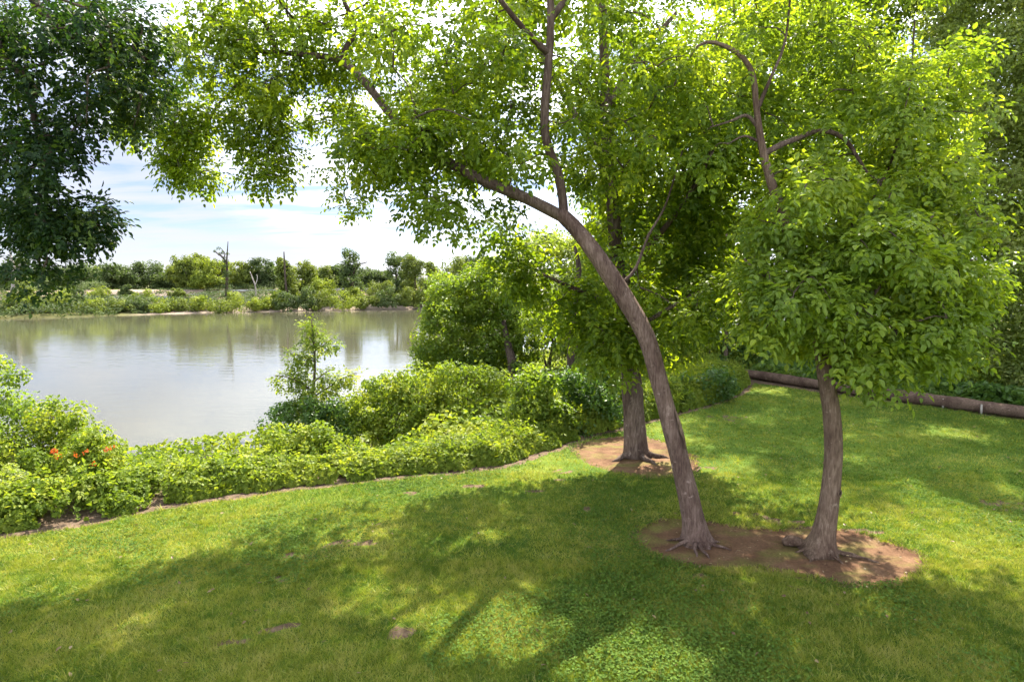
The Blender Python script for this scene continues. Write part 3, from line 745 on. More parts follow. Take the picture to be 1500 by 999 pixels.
# ---- dark tree at the left edge, its trunk out of the picture
rng = np.random.default_rng(404)
bL = np.array([-10.2, 7.6, -.05]); YL = 7.4
trL = spline(np.array([[*bL, .30], [-10.15, 7.6, 1.5, .25], [-9.9, 7.55, 3.2, .23], [-9.4, 7.5, 5.0, .2], [-8.9, 7.45, 6.6, .17], [-8.6, 7.4, 8.2, .13], [-8.5, 7.4, 9.6, .08]]), 40)
lL = [spline(np.vstack([[-9.3, 7.5, 5.3, .11], pxline([(-60, 60, YL, 12), (0, 85, YL, 8), (30, 105, YL, 5.5), (45, 140, YL, 4.5), (52, 185, YL, 4), (60, 225, YL, 3.2), (45, 250, YL, 2.8), (25, 268, YL, 2)])]), 28),
      spline(np.vstack([[-9.0, 7.45, 6.2, .10], pxline([(-40, -60, YL, 9), (30, -20, YL, 7), (58, 12, YL, 6), (78, 35, YL, 5), (120, 60, YL, 3.5), (180, 75, YL + .3, 2.5), (225, 90, YL + .5, 1.5)])]), 28),
      spline(pxline([(52, 180, YL, 3), (62, 250, YL, 2.5), (55, 320, YL, 2), (58, 390, YL, 1.3)]), 14)]
clL = join_clumps(rng, [
    ([(-40, 0), (165, 0), (180, 30), (140, 70), (128, 150), (130, 250), (128, 330), (60, 330), (-40, 310)], 74, YL - 1, YL + 1),
    ([(120, 0), (215, 0), (232, 50), (236, 115), (215, 160), (170, 165), (140, 100)], 26, YL - .5, YL + 1.2),
    ([(150, 150), (225, 150), (215, 190), (165, 215)], 5, YL, YL + 1),
    ([(10, 300), (160, 290), (158, 330), (120, 350), (112, 378), (70, 410), (52, 432), (45, 410), (35, 360), (20, 350)], 30, YL - .5, YL + .5),
    ([(-500, -300), (150, -200), (230, 0), (-40, 0), (-60, 330), (-300, 300)], 80, YL - 2, YL + 2.4),
])
TL, _ = build_tree('overhanging_tree', 'dark leafy branches hanging down into the upper left corner', 'tree', bL, trL, lL, clL, .30, M['bark_dark'], M['dark_leaf'], 40, .056, 4)

# ---- pale feathery part seen through the gap (another tree further back, its stem hidden by the leaning tree's crown)

# ================================================================== NEAR BANK
def zg(x, y): return float(ground_z(np.array([[x, y]]))[0][0])

# ---- the vine hedge and the tangle down the bank: too many leaves to count, one mass
def vine_cover(name, label, n, sampler, hfun, leaf, mat, seed, per=1):
    rng = np.random.default_rng(seed)
    P = sampler(rng, n)
    z, inl, near, far, dl, df = ground_z(P)
    ok = near & (dist_poly(P, NEARW) > .3); P, z, dl, inl = P[ok], z[ok], dl[ok], inl[ok]
    t = np.where(inl, -dl, dl)
    h, nx, ny = hfun(P, t)
    ok = h > 0.03; P, z, h, t, nx, ny = P[ok], z[ok], h[ok], t[ok], nx[ok], ny[ok]
    m = len(P); u = rng.random(m) ** 0.42
    hole = fbm(P[:, 0] * 2.4 + u * h * 1.7, P[:, 1] * 2.4 - u * h * 2.6, seed + 3, 3) > np.where(u > .8, .70, .635)
    P, z, h, t, nx, ny, u = (q[~hole] for q in (P, z, h, t, nx, ny, u)); m = len(P)
    z = np.maximum(z, -3.9)
    pos = np.column_stack([P, z + h * u * (0.9 + .25 * rng.random(m))])
    Nn = np.column_stack([nx * (1.25 - u * .6), ny * (1.25 - u * .6), np.full(m, .75)]) + rng.normal(size=(m, 3)) * .42
    A = norm(np.cross(norm(Nn), rdir(rng, m)) + np.array([0, -.1, -.2]))
    dist = np.hypot(P[:, 0], P[:, 1])
    L = leaf * (0.6 + .8 * rng.random(m)) * np.clip(dist / 16, 1, 1.9)
    var = .5 + (fbm(P[:, 0] * .9, P[:, 1] * .9, seed) - .5) * 1.3 + rng.normal(size=m) * .16
    o = link(name, leaf_mesh(name, pos - A * (L * .5)[:, None], A, Nn, L, L * .85, var, mat, None, six=True, fold=.2))
    return setting(o, label, 'stuff')

def lump(P, s, seed):
    f = lambda x, y: fbm(x * s, y * s, seed, 4)
    e = .12; a = f(P[:, 0], P[:, 1])
    return a, (f(P[:, 0] - e, P[:, 1]) - f(P[:, 0] + e, P[:, 1])) / (2 * e), (f(P[:, 0], P[:, 1] - e) - f(P[:, 0], P[:, 1] + e)) / (2 * e)

# outward (towards the lawn) direction of the hedge face
def hedge_h(P, t):
    a, gx_, gy_ = lump(P, .75, 61); b, hx, hy = lump(P, 2.6, 62)
    H = .30 + .75 * a + .50 * b
    H = H * np.interp(P[:, 0], [-14, -4, 0, 5, 9, 12], [.60, .44, .46, .78, .95, .8])
    tt = t + (b - .5) * .35 + .05
    h = H * np.clip(1 - np.exp(-np.maximum(tt, 0) / .20), 0, 1) * (1 - .55 * sstep((t - .7) / 1.3) * np.interp(P[:, 0], [-3, 3], [1, .3]))
    face = np.exp(-np.maximum(tt, 0) / .35)
    return h, gx_ * .5 + hx * .35 + face * .25, gy_ * .5 + hy * .35 - face * .9

def samp_hedge(rng, n):
    # along the lawn edge, close behind it
    s = rng.random(n); seg = np.linalg.norm(np.diff(EDGE, axis=0), axis=1); cum = np.concatenate([[0], np.cumsum(seg)])
    v = s * cum[-1]; i = np.clip(np.searchsorted(cum, v, side='right') - 1, 0, len(seg) - 1)
    p = EDGE[i] + (EDGE[i + 1] - EDGE[i]) * ((v - cum[i]) / seg[i])[:, None]
    d = norm(EDGE[i + 1] - EDGE[i]); nrm = np.column_stack([-d[:, 1], d[:, 0]])
    off = 2.6 * rng.random(n) ** 1.25 - .12
    return p + nrm * off[:, None] + rng.normal(size=(n, 2)) * .05
vine_cover('vine_hedge', 'low hedge of broad bright vine leaves along the lawn edge', 125000, samp_hedge, hedge_h, .086, M['vine_leaf'], 71)

def slope_h(P, t):
    a, gx_, gy_ = lump(P, .42, 64); b, hx, hy = lump(P, 1.6, 65)
    h = (.12 + 1.3 * np.clip(a - .3, 0, 1) + .4 * b) * np.interp(P[:, 0], [-8, -1], [.4, 1.0]) * np.interp(t, [1.2, 5], [.25, 1]) * np.clip((t - 1.2) / 1.0, 0, 1)
    return h, gx_ * .8 + hx * .5, gy_ * .8 + hy * .5 - .15
def samp_slope(rng, n):
    y = 11 + 60 * rng.random(n) ** 1.9; x = y * (-1.0 + 1.95 * rng.random(n))
    return np.column_stack([x, y])
vine_cover('vine_thicket', 'tangle of vines and brambles covering the river bank', 150000, samp_slope, slope_h, .13, M['vine_leaf'], 72)

# loose shoots standing out of the hedge top
rng = np.random.default_rng(77)
Ps = samp_hedge(rng, 700); Ps = Ps[in_poly(Ps, NEARL) & (dist_poly(Ps, EDGE) < 1.9)]
hh = hedge_h(Ps, np.where(in_poly(Ps, LAWN), -1, 1) * dist_poly(Ps, EDGE))[0]
Ps, hh = Ps[hh > .3], hh[hh > .3]
zt = ground_z(Ps)[0] + hh
Cs = np.column_stack([Ps, zt + .02 + .10 * rng.random(len(Ps))])
d = spray_leaves(rng, Cs, np.full(len(Cs), .16), 7, .075, droop=-.25, k=5)
setting(link('vine_shoots', leaf_mesh('vine_shoots', *d, M['vine_leaf'], None)), 'loose leafy shoots standing out of the hedge top', 'stuff')

# ---- shrubs and small trees of the near bank, each a thing
def bush(name, label, cat, specs, R, per, leaf, mat, seed, Y, stem_px, stems=3, group=None, outward=.8, trunkr=.05, bark='twig', cvar=.25, fan=.35, up=.7):
    rng = np.random.default_rng(seed)
    C = join_clumps(rng, specs)
    x0 = at(stem_px[0], stem_px[1], Y); zb = zg(x0[0], Y); base = np.array([x0[0], Y, zb - .05])
    t = thing(name, label, cat, base, group)
    top = C[:, 2].max(); lines = []
    for i in range(stems):
        tgt = C[rng.integers(len(C))]
        b = base + np.array([rng.normal() * trunkr * 3, rng.normal() * trunkr * 3, 0])
        mid = b + (tgt - b) * np.array([.35, .35, .55])
        lines.append(spline(np.array([[*b, trunkr], [*mid, trunkr * .7], [*tgt, trunkr * .25]]), 12))
    for L in lines: link('stem', tube_mesh('stem', [L], M[bark], base, 7, .12, 0, seed), t)
    d = cloud_leaves(rng, C, R * (.6 + .8 * rng.random(len(C))), per, leaf, outward=outward, cvar=cvar, up=up)
    cr = link('foliage', leaf_mesh('foliage', *d, M[mat], base, six=True), t)
    tw = connect(rng, C, wood_nodes(lines), .007)
    if tw: link('twig_sprays', tube_mesh('twig_sprays', tw, M['twig'], base, 4), cr)
    return t, base, rng

bush('shrub', 'tall dense green shrub at the left edge of the river bank', 'shrub', [([(-60, 545), (-10, 525), (20, 530), (40, 570), (48, 620), (55, 700), (-60, 710)], 60, 15.6, 18)], .42, 120, .10, 'wood_leaf', 501, 16.8, (0, 690))
bush('shrub', 'rounded light green shrub leaning over the water on the left', 'shrub', [([(50, 600), (82, 585), (110, 600), (122, 640), (118, 690), (40, 700), (38, 640)], 44, 16, 18), ([(-20, 660), (60, 660), (60, 700), (-20, 710)], 12, 15, 16)], .40, 120, .10, 'vine_leaf', 502, 17, (80, 690))
tb, base, rng = bush('flowering_shrub', 'low shrub with orange flowers beside the left hedge', 'shrub', [([(95, 650), (130, 626), (158, 640), (180, 662), (185, 690), (90, 700)], 38, 14.6, 16.4)], .34, 120, .09, 'vine_leaf', 503, 15.4, (140, 690))
for j, (fx, fy, nf) in enumerate([(79, 661, 34), (158, 658, 22), (126, 662, 10), (135, 679, 12), (112, 665, 8), (166, 655, 8), (84, 669, 10)]):
    c = at(fx, fy, 14.35)
    d = cloud_leaves(rng, c[None], np.array([.085]), nf, .05, outward=1, up=.3, aspect=.7)
    link('orange_blossom', leaf_mesh('orange_blossom', *d, M['orange'], base, six=True), tb)
bush('shrub', 'pale fern-like plant low at the left end of the hedge', 'plant', [([(5, 690), (18, 662), (30, 690), (34, 720), (4, 722)], 12, 12.4, 13.2)], .2, 110, .06, 'pale_leaf', 504, 12.8, (18, 722))
# the sapling above the river
rng = np.random.default_rng(66)
YS = 23.0
sb = at(452, 640, YS); sb[2] = zg(sb[0], YS) - .05
trS = spline(np.vstack([[*sb, .06], pxline([(455, 600, YS, 2.2), (460, 560, YS, 2), (461, 520, YS, 1.6), (458, 485, YS, 1.2), (456, 468, YS, .7)])]), 30)
lS = [spline(pxline(p), 10) for p in ([(460, 575, YS, 1.4), (440, 560, YS - .2, 1.1), (418, 552, YS - .3, .8), (402, 550, YS - .3, .5)], [(461, 580, YS, 1.3), (485, 565, YS, 1), (505, 553, YS, .8), (523, 548, YS, .5)],
      [(461, 530, YS, 1.1), (442, 522, YS, .9), (425, 518, YS, .6)], [(460, 515, YS, 1), (475, 505, YS, .8), (487, 496, YS, .5)], [(459, 560, YS, 1.2), (478, 545, YS + .2, 1), (490, 540, YS + .3, .6)])]
clS = join_clumps(rng, [([(447, 480), (455, 464), (464, 478), (468, 500), (452, 505)], 9, YS - .3, YS + .3), ([(470, 505), (487, 490), (492, 502), (478, 515)], 5, YS - .2, YS + .2),
      ([(415, 520), (440, 512), (455, 520), (450, 540), (425, 535)], 11, YS - .4, YS + .3), ([(400, 548), (425, 545), (455, 550), (450, 575), (420, 570)], 15, YS - .5, YS + .4),
      ([(465, 545), (500, 545), (525, 546), (505, 560), (480, 580), (465, 575)], 14, YS - .4, YS + .5), ([(435, 575), (490, 575), (500, 610), (470, 620), (425, 610)], 26, YS - .6, YS + .6)])
build_tree('sapling', 'slender young sapling rising above the bank in front of the water', 'tree', sb, trS, lS, clS, .30, M['twig'], M['vine_leaf'], 16, .10, 67, sides=8, rough=.05)
for a in [
    ('shrub', 'dark leaved shrub around the foot of the sapling', 'shrub', [([(385, 625), (415, 595), (450, 590), (500, 585), (520, 620), (500, 650), (400, 660), (380, 645)], 60, 21, 23.5)], .40, 110, .11, 'cool_vine', 511, 22.4, (440, 650)),
    ('shrub', 'bright mound of vines just left of the sapling at the water', 'shrub', [([(378, 640), (400, 620), (420, 640), (470, 630), (500, 650), (440, 668), (380, 662)], 34, 18.5, 20.5)], .36, 120, .11, 'vine_leaf', 512, 19.6, (430, 664)),
    ('shrub', 'sunlit rounded shrub right of the sapling, dark underneath', 'shrub', [([(510, 590), (530, 560), (575, 548), (615, 556), (625, 600), (615, 640), (560, 645), (515, 630)], 74, 20.5, 24)], .44, 120, .115, 'vine_leaf', 513, 22.4, (565, 645)),
    ('shrub', 'broad yellow green shrub below the vine covered tree', 'shrub', [([(600, 550), (650, 540), (720, 545), (765, 560), (760, 610), (700, 630), (630, 635), (605, 600)], 96, 20.5, 24.5)], .46, 115, .12, 'vine_leaf', 514, 22.6, (680, 640)),
    ('shrub', 'leafy upright shrub with big bright leaves near the hedge corner', 'shrub', [([(745, 590), (770, 545), (800, 548), (825, 575), (835, 625), (800, 660), (755, 655)], 60, 16.8, 18.6)], .34, 110, .115, 'wood_leaf', 515, 17.8, (790, 660)),
    ('shrub', 'blue green shrub filling the bank left of the straight trunk', 'shrub', [([(820, 560), (860, 532), (910, 545), (915, 600), (880, 635), (830, 640)], 54, 17.5, 20)], .40, 115, .11, 'cool_vine', 516, 18.8, (870, 640)),
    ('shrub', 'pale grassy shrub between the bright mounds and the hedge', 'shrub', [([(640, 650), (690, 640), (745, 640), (750, 670), (690, 680), (640, 672)], 30, 16, 17.6)], .30, 120, .085, 'pale_leaf', 517, 16.8, (700, 676)),
    ('shrub', 'dense cool green shrub at the far end of the hedge', 'shrub', [([(960, 570), (1000, 552), (1060, 548), (1082, 560), (1070, 580), (1000, 596), (960, 600)], 50, 21.5, 24.5)], .40, 110, .12, 'cool_vine', 518, 23.0, (1020, 598)),
]: bush(*a)
TT = {}
def W(*a, **k):
    r = bush(*a, **k); TT[a[1]] = r[0]; return r
# woodland closing the view to the right
W('vine_covered_tree', 'broad tree smothered in vines standing at the water beside the river view', 'tree', [([(622, 470), (640, 410), (680, 392), (715, 388), (760, 400), (785, 450), (790, 520), (740, 548), (690, 556), (640, 556), (612, 545), (610, 510)], 320, 31.5, 37)], .62, 120, .15, 'wood_leaf', 521, 34.5, (748, 560), 4, trunkr=.14, bark='bark_dark')
W('bank_tree', 'loose pale green tree behind the vine covered tree', 'tree', [([(715, 385), (760, 350), (820, 340), (880, 360), (890, 450), (870, 520), (800, 540), (770, 470)], 250, 39, 46)], .85, 110, .17, 'pale_leaf', 522, 42, (800, 560), 3, trunkr=.08, bark='bark_dark')
W('bank_tree', 'slim tree with brown bare stems behind the straight trunk', 'tree', [([(800, 420), (850, 400), (900, 420), (905, 520), (860, 540), (820, 530)], 90, 31.5, 35)], .6, 100, .15, 'wood_leaf', 523, 33, (842, 560), 4, trunkr=.07, bark='bark_dark')
W('bank_tree', 'bright green tree between the leaning trunk and the straight trunk', 'tree', [([(860, 260), (960, 250), (1010, 330), (1010, 520), (940, 560), (880, 530), (860, 400)], 280, 34, 41)], .85, 110, .165, 'wood_leaf', 524, 37, (930, 570), 3, trunkr=.10, bark='bark_dark')
W('bank_tree', 'sunlit yellow green tree behind the far hedge end', 'tree', [([(970, 330), (1040, 300), (1120, 330), (1130, 450), (1110, 530), (1040, 560), (985, 540)], 210, 28.5, 33)], .7, 115, .15, 'vine_leaf', 525, 31, (1050, 560), 3, trunkr=.07, bark='bark_dark')
W('bank_tree', 'tall tree filling the gap behind the two front trees', 'tree', [([(850, 100), (870, -80), (1250, -100), (1330, 100), (1320, 330), (1180, 350), (1050, 330), (880, 320)], 480, 36, 44)], 1.05, 115, .19, 'wood_leaf', 526, 40, (1120, 560), 4, trunkr=.16, bark='bark_dark')
W('bank_tree', 'dense tree right behind the left end of the timber', 'tree', [([(1060, 320), (1060, -60), (1180, -220), (1290, -100), (1310, 320), (1300, 470), (1260, 545), (1150, 545), (1070, 530)], 440, 29.5, 35)], .8, 115, .16, 'wood_leaf', 527, 32, (1180, 560), 3, trunkr=.10, bark='bark_dark')
W('bank_tree', 'spreading tree with light leaves behind the round low crown', 'tree', [([(1250, 230), (1260, -160), (1350, -260), (1440, -160), (1450, 240), (1440, 450), (1420, 560), (1330, 560), (1260, 520)], 460, 26.5, 31)], .75, 115, .15, 'wood_leaf', 528, 28.6, (1350, 580), 3, trunkr=.10, bark='bark_dark')
W('bank_tree', 'dark leaved tree rising over the timber at the right edge', 'tree', [([(1400, 330), (1480, 290), (1600, 300), (1640, 330), (1640, 480), (1580, 590), (1450, 585), (1410, 500)], 280, 23.5, 28)], .68, 120, .14, 'wood_leaf', 529, 26, (1480, 590), 3, trunkr=.10, bark='bark_dark')
W('willow', 'pale grey green willow in the upper right corner', 'tree', [([(1340, -150), (1460, -200), (1640, -150), (1680, 150), (1600, 330), (1460, 330), (1390, 250), (1370, 60)], 430, 22, 28)], .85, 150, .13, 'pale_leaf', 530, 25.5, (1512, 590), 2, trunkr=.15, bark='bark_grey', outward=.5)
W('understory_shrub', 'dark shrub in deep shade behind the left end of the timber', 'shrub', [([(1040, 500), (1100, 480), (1190, 490), (1210, 540), (1120, 552), (1050, 545)], 60, 28.5, 31)], .55, 100, .13, 'cool_vine', 531, 29.6, (1120, 556), 3)
W('understory_shrub', 'low leafy shrub behind the right end of the timber', 'shrub', [([(1350, 560), (1430, 545), (1520, 560), (1540, 605), (1440, 592), (1360, 580)], 60, 22.5, 25.5)], .42, 110, .11, 'vine_leaf', 532, 24, (1450, 590), 3)
W('understory_shrub', 'shrub with pale tips above the middle of the timber', 'shrub', [([(1230, 540), (1300, 530), (1370, 545), (1375, 580), (1300, 572), (1235, 564)], 46, 25.5, 28)], .45, 100, .12, 'wood_leaf', 533, 26.6, (1300, 572), 3)
# trees that close the view beyond the right edge of the picture
W('bank_tree', 'tall tree whose lower crown enters the picture at the right edge', 'tree', [([(1560, 100), (1800, 0), (1900, 100), (1850, 500), (1600, 600), (1540, 300)], 200, 19, 26)], .9, 100, .17, 'wood_leaf', 534, 23, (1680, 620), 3, trunkr=.12, bark='bark_dark')
W('bank_tree', 'bright leafy tree filling the right edge above the timber', 'tree', [([(1440, 60), (1520, 0), (1600, 60), (1600, 560), (1500, 575), (1440, 520), (1425, 300)], 230, 20.5, 24.5)], .62, 120, .125, 'pale_leaf', 535, 22.8, (1530, 600), 2, trunkr=.09, bark='bark_grey')
# the bare stems that show among the leaves, each a trunk of its tree
for lab, key, mt, pts in (
    ('thin pale bare trunk', 'sunlit yellow green tree behind the far hedge end', 'twig', [(1063, 560, 29, 3.4), (1063, 500, 29, 3.2), (1064, 440, 28.2, 3), (1062, 385, 28.2, 2.8), (1064, 340, 28.6, 2.2)]),
    ('dark brown dead trunk', 'slim tree with brown bare stems behind the straight trunk', 'bark_dark', [(836, 560, 30.5, 8), (838, 520, 30.5, 7.5), (842, 470, 30.5, 7), (840, 430, 30.5, 6), (848, 395, 30.5, 4), (842, 360, 30.5, 2)]),
    ('dark leaning trunk', 'broad tree smothered in vines standing at the water beside the river view', 'bark_dark', [(754, 565, 32, 8), (751, 535, 32, 7), (744, 505, 32.4, 5.5), (738, 470, 33, 3)]),
    ('thick grey trunk', 'pale grey green willow in the upper right corner', 'bark_grey', [(1545, 600, 25.5, 13), (1528, 420, 25.5, 12), (1508, 260, 25.5, 11), (1499, 150, 25.2, 11), (1504, 60, 25.5, 9), (1490, -60, 25.5, 7)])):
    t = TT[key]; b = np.array(t.location)
    L = pxline(pts); L[0, 2] = zg(L[0, 0], L[0, 1]) - .1
    o = link('trunk', tube_mesh('trunk', [spline(L, 24)], M[mt], b, 10, .2, 0, 5), t); o['label'] = lab

# ---- undergrowth behind the timber
def samp_log(rng, n):
    s = rng.random(n); a, b = LOGL[0], LOGL[-1]
    p = a + (b - a) * s[:, None]; d = norm((b - a)[None])[0]; nrm = np.array([-d[1], d[0]])
    if nrm[1] < 0: nrm = -nrm
    return p + nrm * (.45 + 7 * rng.random(n) ** 1.3)[:, None]
def log_h(P, t):
    a, gx_, gy_ = lump(P, .6, 68); b, hx, hy = lump(P, 2.2, 69)
    return (.12 + .55 * a + .3 * b) * np.clip((t - .25) / .5, 0, 1), gx_ * .6 + hx * .4, gy_ * .6 + hy * .4 - .2
vine_cover('undergrowth', 'leafy undergrowth behind the long timber', 34000, samp_log, log_h, .12, M['cool_vine'], 73)

# ---- weathered round timbers along the far lawn edge
def timber(name, label, a, b, r, seed):
    a = np.array(a); b = np.array(b); n = 40
    L = np.column_stack([a + (b - a) * np.linspace(0, 1, n)[:, None], r * (1 + (fbm(np.linspace(0, 9, n), np.zeros(n) + seed, seed + 5) - .5) * .28)])
    L[:, 2] += (fbm(np.linspace(0, 6, n), np.zeros(n) + seed, seed) - .5) * .03
    me = tube_mesh(name, [np.column_stack([L[:, :3] - a, L[:, 3]])], M['log'], None, 18, .07, 0, seed)
    d = b - a
    o = link(name, me, None, a); o['label'] = label; o['category'] = 'timber'; o['group'] = 'round timbers edging the lawn'
    return o
def lp(px, py, r): p = gp(px, py, r); return p
la, lb, lc = lp(1086, 546, .22), lp(1262, 572, .22), lp(1540, 609, .22)
timber('timber', 'pale sunlit round timber edging the far left of the lawn', la, lb - (lb - la) * .003, .20, 3)
timber('timber', 'long dark reddish round timber at the right lawn edge', lb, lc, .215, 4)
def stake(px, py, label):
    b = gp(px, py); t = np.array([b[0], b[1], -.1])
    L = np.array([[0, 0, 0, .032], [0, 0, .25, .032], [0, 0, .43, .031], [0, 0, .445, .02]])
    o = link('stake', tube_mesh('stake', [L], M['dead'], None, 8, .1), None, t); o['label'] = label; o['category'] = 'stake'
stake(1437, 607, 'short grey stake in front of the right hand timber')
stake(1381, 598, 'small dark stake by the timber left of the grey stake')

# ---- a few fallen leaves and stones on the lawn
rng = np.random.default_rng(9)
P = lawn_points(320, 6.5, 22); n = len(P)
A = np.column_stack([rng.normal(size=(n, 2)), rng.normal(size=n) * .2]); Nn = np.array([0, 0, 1.0]) + rng.normal(size=(n, 3)) * .4
M['litter'] = leaf_mat('dry_leaf', [(.12, .075, .04), (.2, .13, .065), (.3, .23, .12)], .2, (1.1, 1, .8))
setting(link('leaf_litter', leaf_mesh('leaf_litter', np.column_stack([P, np.full(n, .045)]), A, Nn, .05 + .04 * rng.random(n), .035, rng.random(n), M['litter'], None)), 'dry leaves scattered over the grass', 'stuff')
b = BED[0]; P = b.mean(0) + (rng.random((900, 2)) - .5) * np.array([6, 3]); P = P[in_poly(P, b)]; P = P[rng.random(len(P)) < .25]; n = len(P)
A = np.column_stack([rng.normal(size=(n, 2)), rng.normal(size=n) * .15]); Nn = np.array([0, 0, 1.0]) + rng.normal(size=(n, 3)) * .3
setting(link('leaf_litter', leaf_mesh('leaf_litter', np.column_stack([P, np.full(n, .03)]), A, Nn, .03 + .04 * rng.random(n), .022, rng.random(n), M['litter'], None)), 'bits of bark and leaf on the bare soil', 'stuff')

# ================================================================== FAR BANK
def far_plant(name, label, cat, x0, x1, top, Y, mat, seed, base=None, form='tree', n=26, per=46, leaf=.5, group=None, trunk=True, lift=.22, lean=0.0):
    """a far tree or shrub: crown of leaf clumps over a trunk, built where it stands across the river"""
    rng = np.random.default_rng(seed)
    xa, xb = at(x0, 400, Y)[0], at(x1, 400, Y)[0]
    zt = at(0, top, Y)[2]; cx = (xa + xb) / 2; w = (xb - xa) / 2
    zb = zg(cx, Y) if base is None else at(0, base, Y)[2]
    H = zt - zb; b = np.array([cx, Y, zb - .1])
    t = thing(name, label, cat, b, group)
    dep = min(w * .8, 6)
    # a handful of lobes, each a little ball of clumps
    C, R = [], []
    if form == 'tree':
        nl = 6 + int(rng.integers(0, 4))
        for i in range(nl):
            a = rng.random() * 2 * PI; rr = .25 + .45 * rng.random(); hz = lift + (1 - lift) * (.25 + .6 * rng.random())
            taper = 1 - .5 * max(0, (hz - .62) / .38)
            c = np.array([cx + math.cos(a) * w * rr * taper, Y + math.sin(a) * dep * rr, zb + H * hz]); s = (.40 + .22 * rng.random()) * taper
            m = max(3, n // nl)
            q = rdir(rng, m) * (rng.random((m, 1)) ** .4) * np.array([w * s, dep * s, H * s * .48])
            C.append(c + q)
        m = n // 2; q = np.column_stack([cx + (rng.random(m) - .5) * w * 1.5, Y + (rng.random(m) - .5) * dep, zb + H * (lift + .04 + (.8 - lift) * rng.random(m) ** 1.5)]); C.append(q)
    elif form == 'column':
        m = n; u = rng.random(m); q = np.column_stack([cx + lean * H * u + rng.normal(size=m) * w * .36 * (1.15 - .5 * u), Y + rng.normal(size=m) * dep * .4, zb + H * (.03 + .9 * u)]); C.append(q)
    else:
        m = n; d = rdir(rng, m); d[:, 2] = np.abs(d[:, 2]); rad = rng.random((m, 1)) ** .35
        wob = 1 + .3 * (rng.random((m, 1)) - .5)
        C.append(np.array([cx, Y, zb + .02]) + d * rad * wob * np.array([w * .92, dep, H * .86]))
    C = np.vstack(C); C[:, 2] = np.minimum(C[:, 2], zt - .2)
    R = np.full(len(C), max(.55, min(w, H) * .30)) * (.7 + .5 * rng.random(len(C)))
    d = cloud_leaves(rng, C, R, per, leaf, outward=1.1, up=.55, cvar=.17, aspect=.75, shell=.4)
    link('crown' if form != 'shrub' else 'foliage', leaf_mesh('crown', *d, M[mat], b, six=False), t)
    if trunk and form != 'shrub':
        r = max(.16, H * .022)
        L = spline(np.array([[cx, Y, zb - .1, r * 1.3], [cx + lean * H * .3 + rng.normal() * .15, Y, zb + H * .3, r], [cx + lean * H * .7 + rng.normal() * .3, Y, zb + H * .62, r * .7], [cx + lean * H, Y, zb + H * .86, r * .3]]), 12)
        link('trunk', tube_mesh('trunk', [L], M['bark_dark'], b, 7, .1, 0, seed), t)
    return t, b

TREES = [  # x0, x1, top, Y, material, form, label
    (-40, 8, 388, 178, 'far_dark', 'tree', 'dark round tree at the left edge of the far bank'),
    (2, 42, 379, 170, 'far_dark', 'tree', 'tree standing right behind the bleached dead tree'),
    (38, 62, 392, 205, 'far_dark', 'tree', 'small dark far tree just right of the bleached dead tree'),
    (58, 112, 398, 214, 'far_dark', 'tree', 'low far tree behind the tip of the hanging dark branch'),
    (100, 144, 393, 205, 'far_dark', 'tree', 'grey green far tree right of the hanging branch tip'),
    (138, 160, 397, 216, 'far_olive', 'tree', 'small pale far tree in the gap of the dark row'),
    (148, 178, 391, 200, 'far_dark', 'column', 'narrow dark far tree with drooping sides'),
    (170, 206, 389, 203, 'far_dark', 'tree', 'broad upright far tree left of the rounded dark row'),
    (198, 236, 389, 208, 'far_dark', 'tree', 'first rounded crown of the dark far row'),
    (226, 262, 387, 206, 'far_dark', 'tree', 'second rounded crown of the dark far row'),
    (250, 284, 386, 208, 'far_dark', 'tree', 'rounded dark crown just left of the tall bright tree'),
    (253, 291, 373, 190, 'far_olive', 'tree', 'tall bright topped tree rising over the levee'),
    (283, 305, 376, 196, 'far_olive', 'tree', 'small airy crown beside the tall bright topped tree'),
    (284, 324, 384, 186, 'far_bright', 'tree', 'light green tree with a dark vine skirt left of the ivy snag'),
    (312, 342, 386, 197, 'far_olive', 'tree', 'tree half hidden behind the ivy snag'),
    (340, 372, 383, 194, 'far_olive', 'tree', 'green tree right of the ivy snag with a pale dead stem in front'),
    (364, 398, 382, 196, 'far_dark', 'tree', 'darker rounded tree behind the pale dead stem'),
    (388, 412, 393, 200, 'far_olive', 'tree', 'small tree between the rounded tree and the pole topped tree'),
    (404, 434, 381, 176, 'far_olive', 'tree', 'tree with a bare pole sticking out of its crown near the shore'),
    (428, 462, 384, 184, 'far_olive', 'tree', 'wide tree just right of the pole topped tree'),
    (460, 486, 393, 200, 'far_olive', 'tree', 'rounded olive tree left of the tall vine draped tower'),
    (480, 508, 392, 206, 'far_dark', 'tree', 'shaded olive tree close behind the tall vine draped tower'),
    (494, 532, 364, 184, 'far_dark', 'column', 'tall tower of a tree draped in dark vines'),
    (520, 548, 397, 215, 'far_dark', 'tree', 'low dark far tree right of the vine draped tower'),
    (540, 570, 396, 212, 'far_dark', 'tree', 'low dark far tree left of the pointed tree'),
    (562, 600, 371, 190, 'far_dark', 'column', 'pointed dark tree left of the rounded willow'),
    (588, 626, 381, 186, 'far_olive', 'tree', 'rounded pale willow on the far bank'),
    (618, 646, 386, 184, 'far_olive', 'tree', 'yellowish tree right of the rounded pale willow'),
    (640, 690, 378, 192, 'far_olive', 'tree', 'far tree beside the thin mast'),
    (672, 716, 374, 200, 'far_dark', 'tree', 'dark far tree whose top shows left of the leaning crown'),
    (712, 770, 384, 205, 'far_dark', 'tree', 'far tree mostly hidden by the vine covered tree'),
]
for i, (x0, x1, top, Y, mt, fm, lab) in enumerate(TREES):
    far_plant('far_tree', lab, 'tree', x0 - (9 if x0 < 250 else 6), x1 + (9 if x0 < 250 else 6), top - 4, Y, mt, 700 + i, form=fm, n=60 if fm == 'tree' else 60, per=56, leaf=.58, lift=.06 if x0 > 250 else .0)
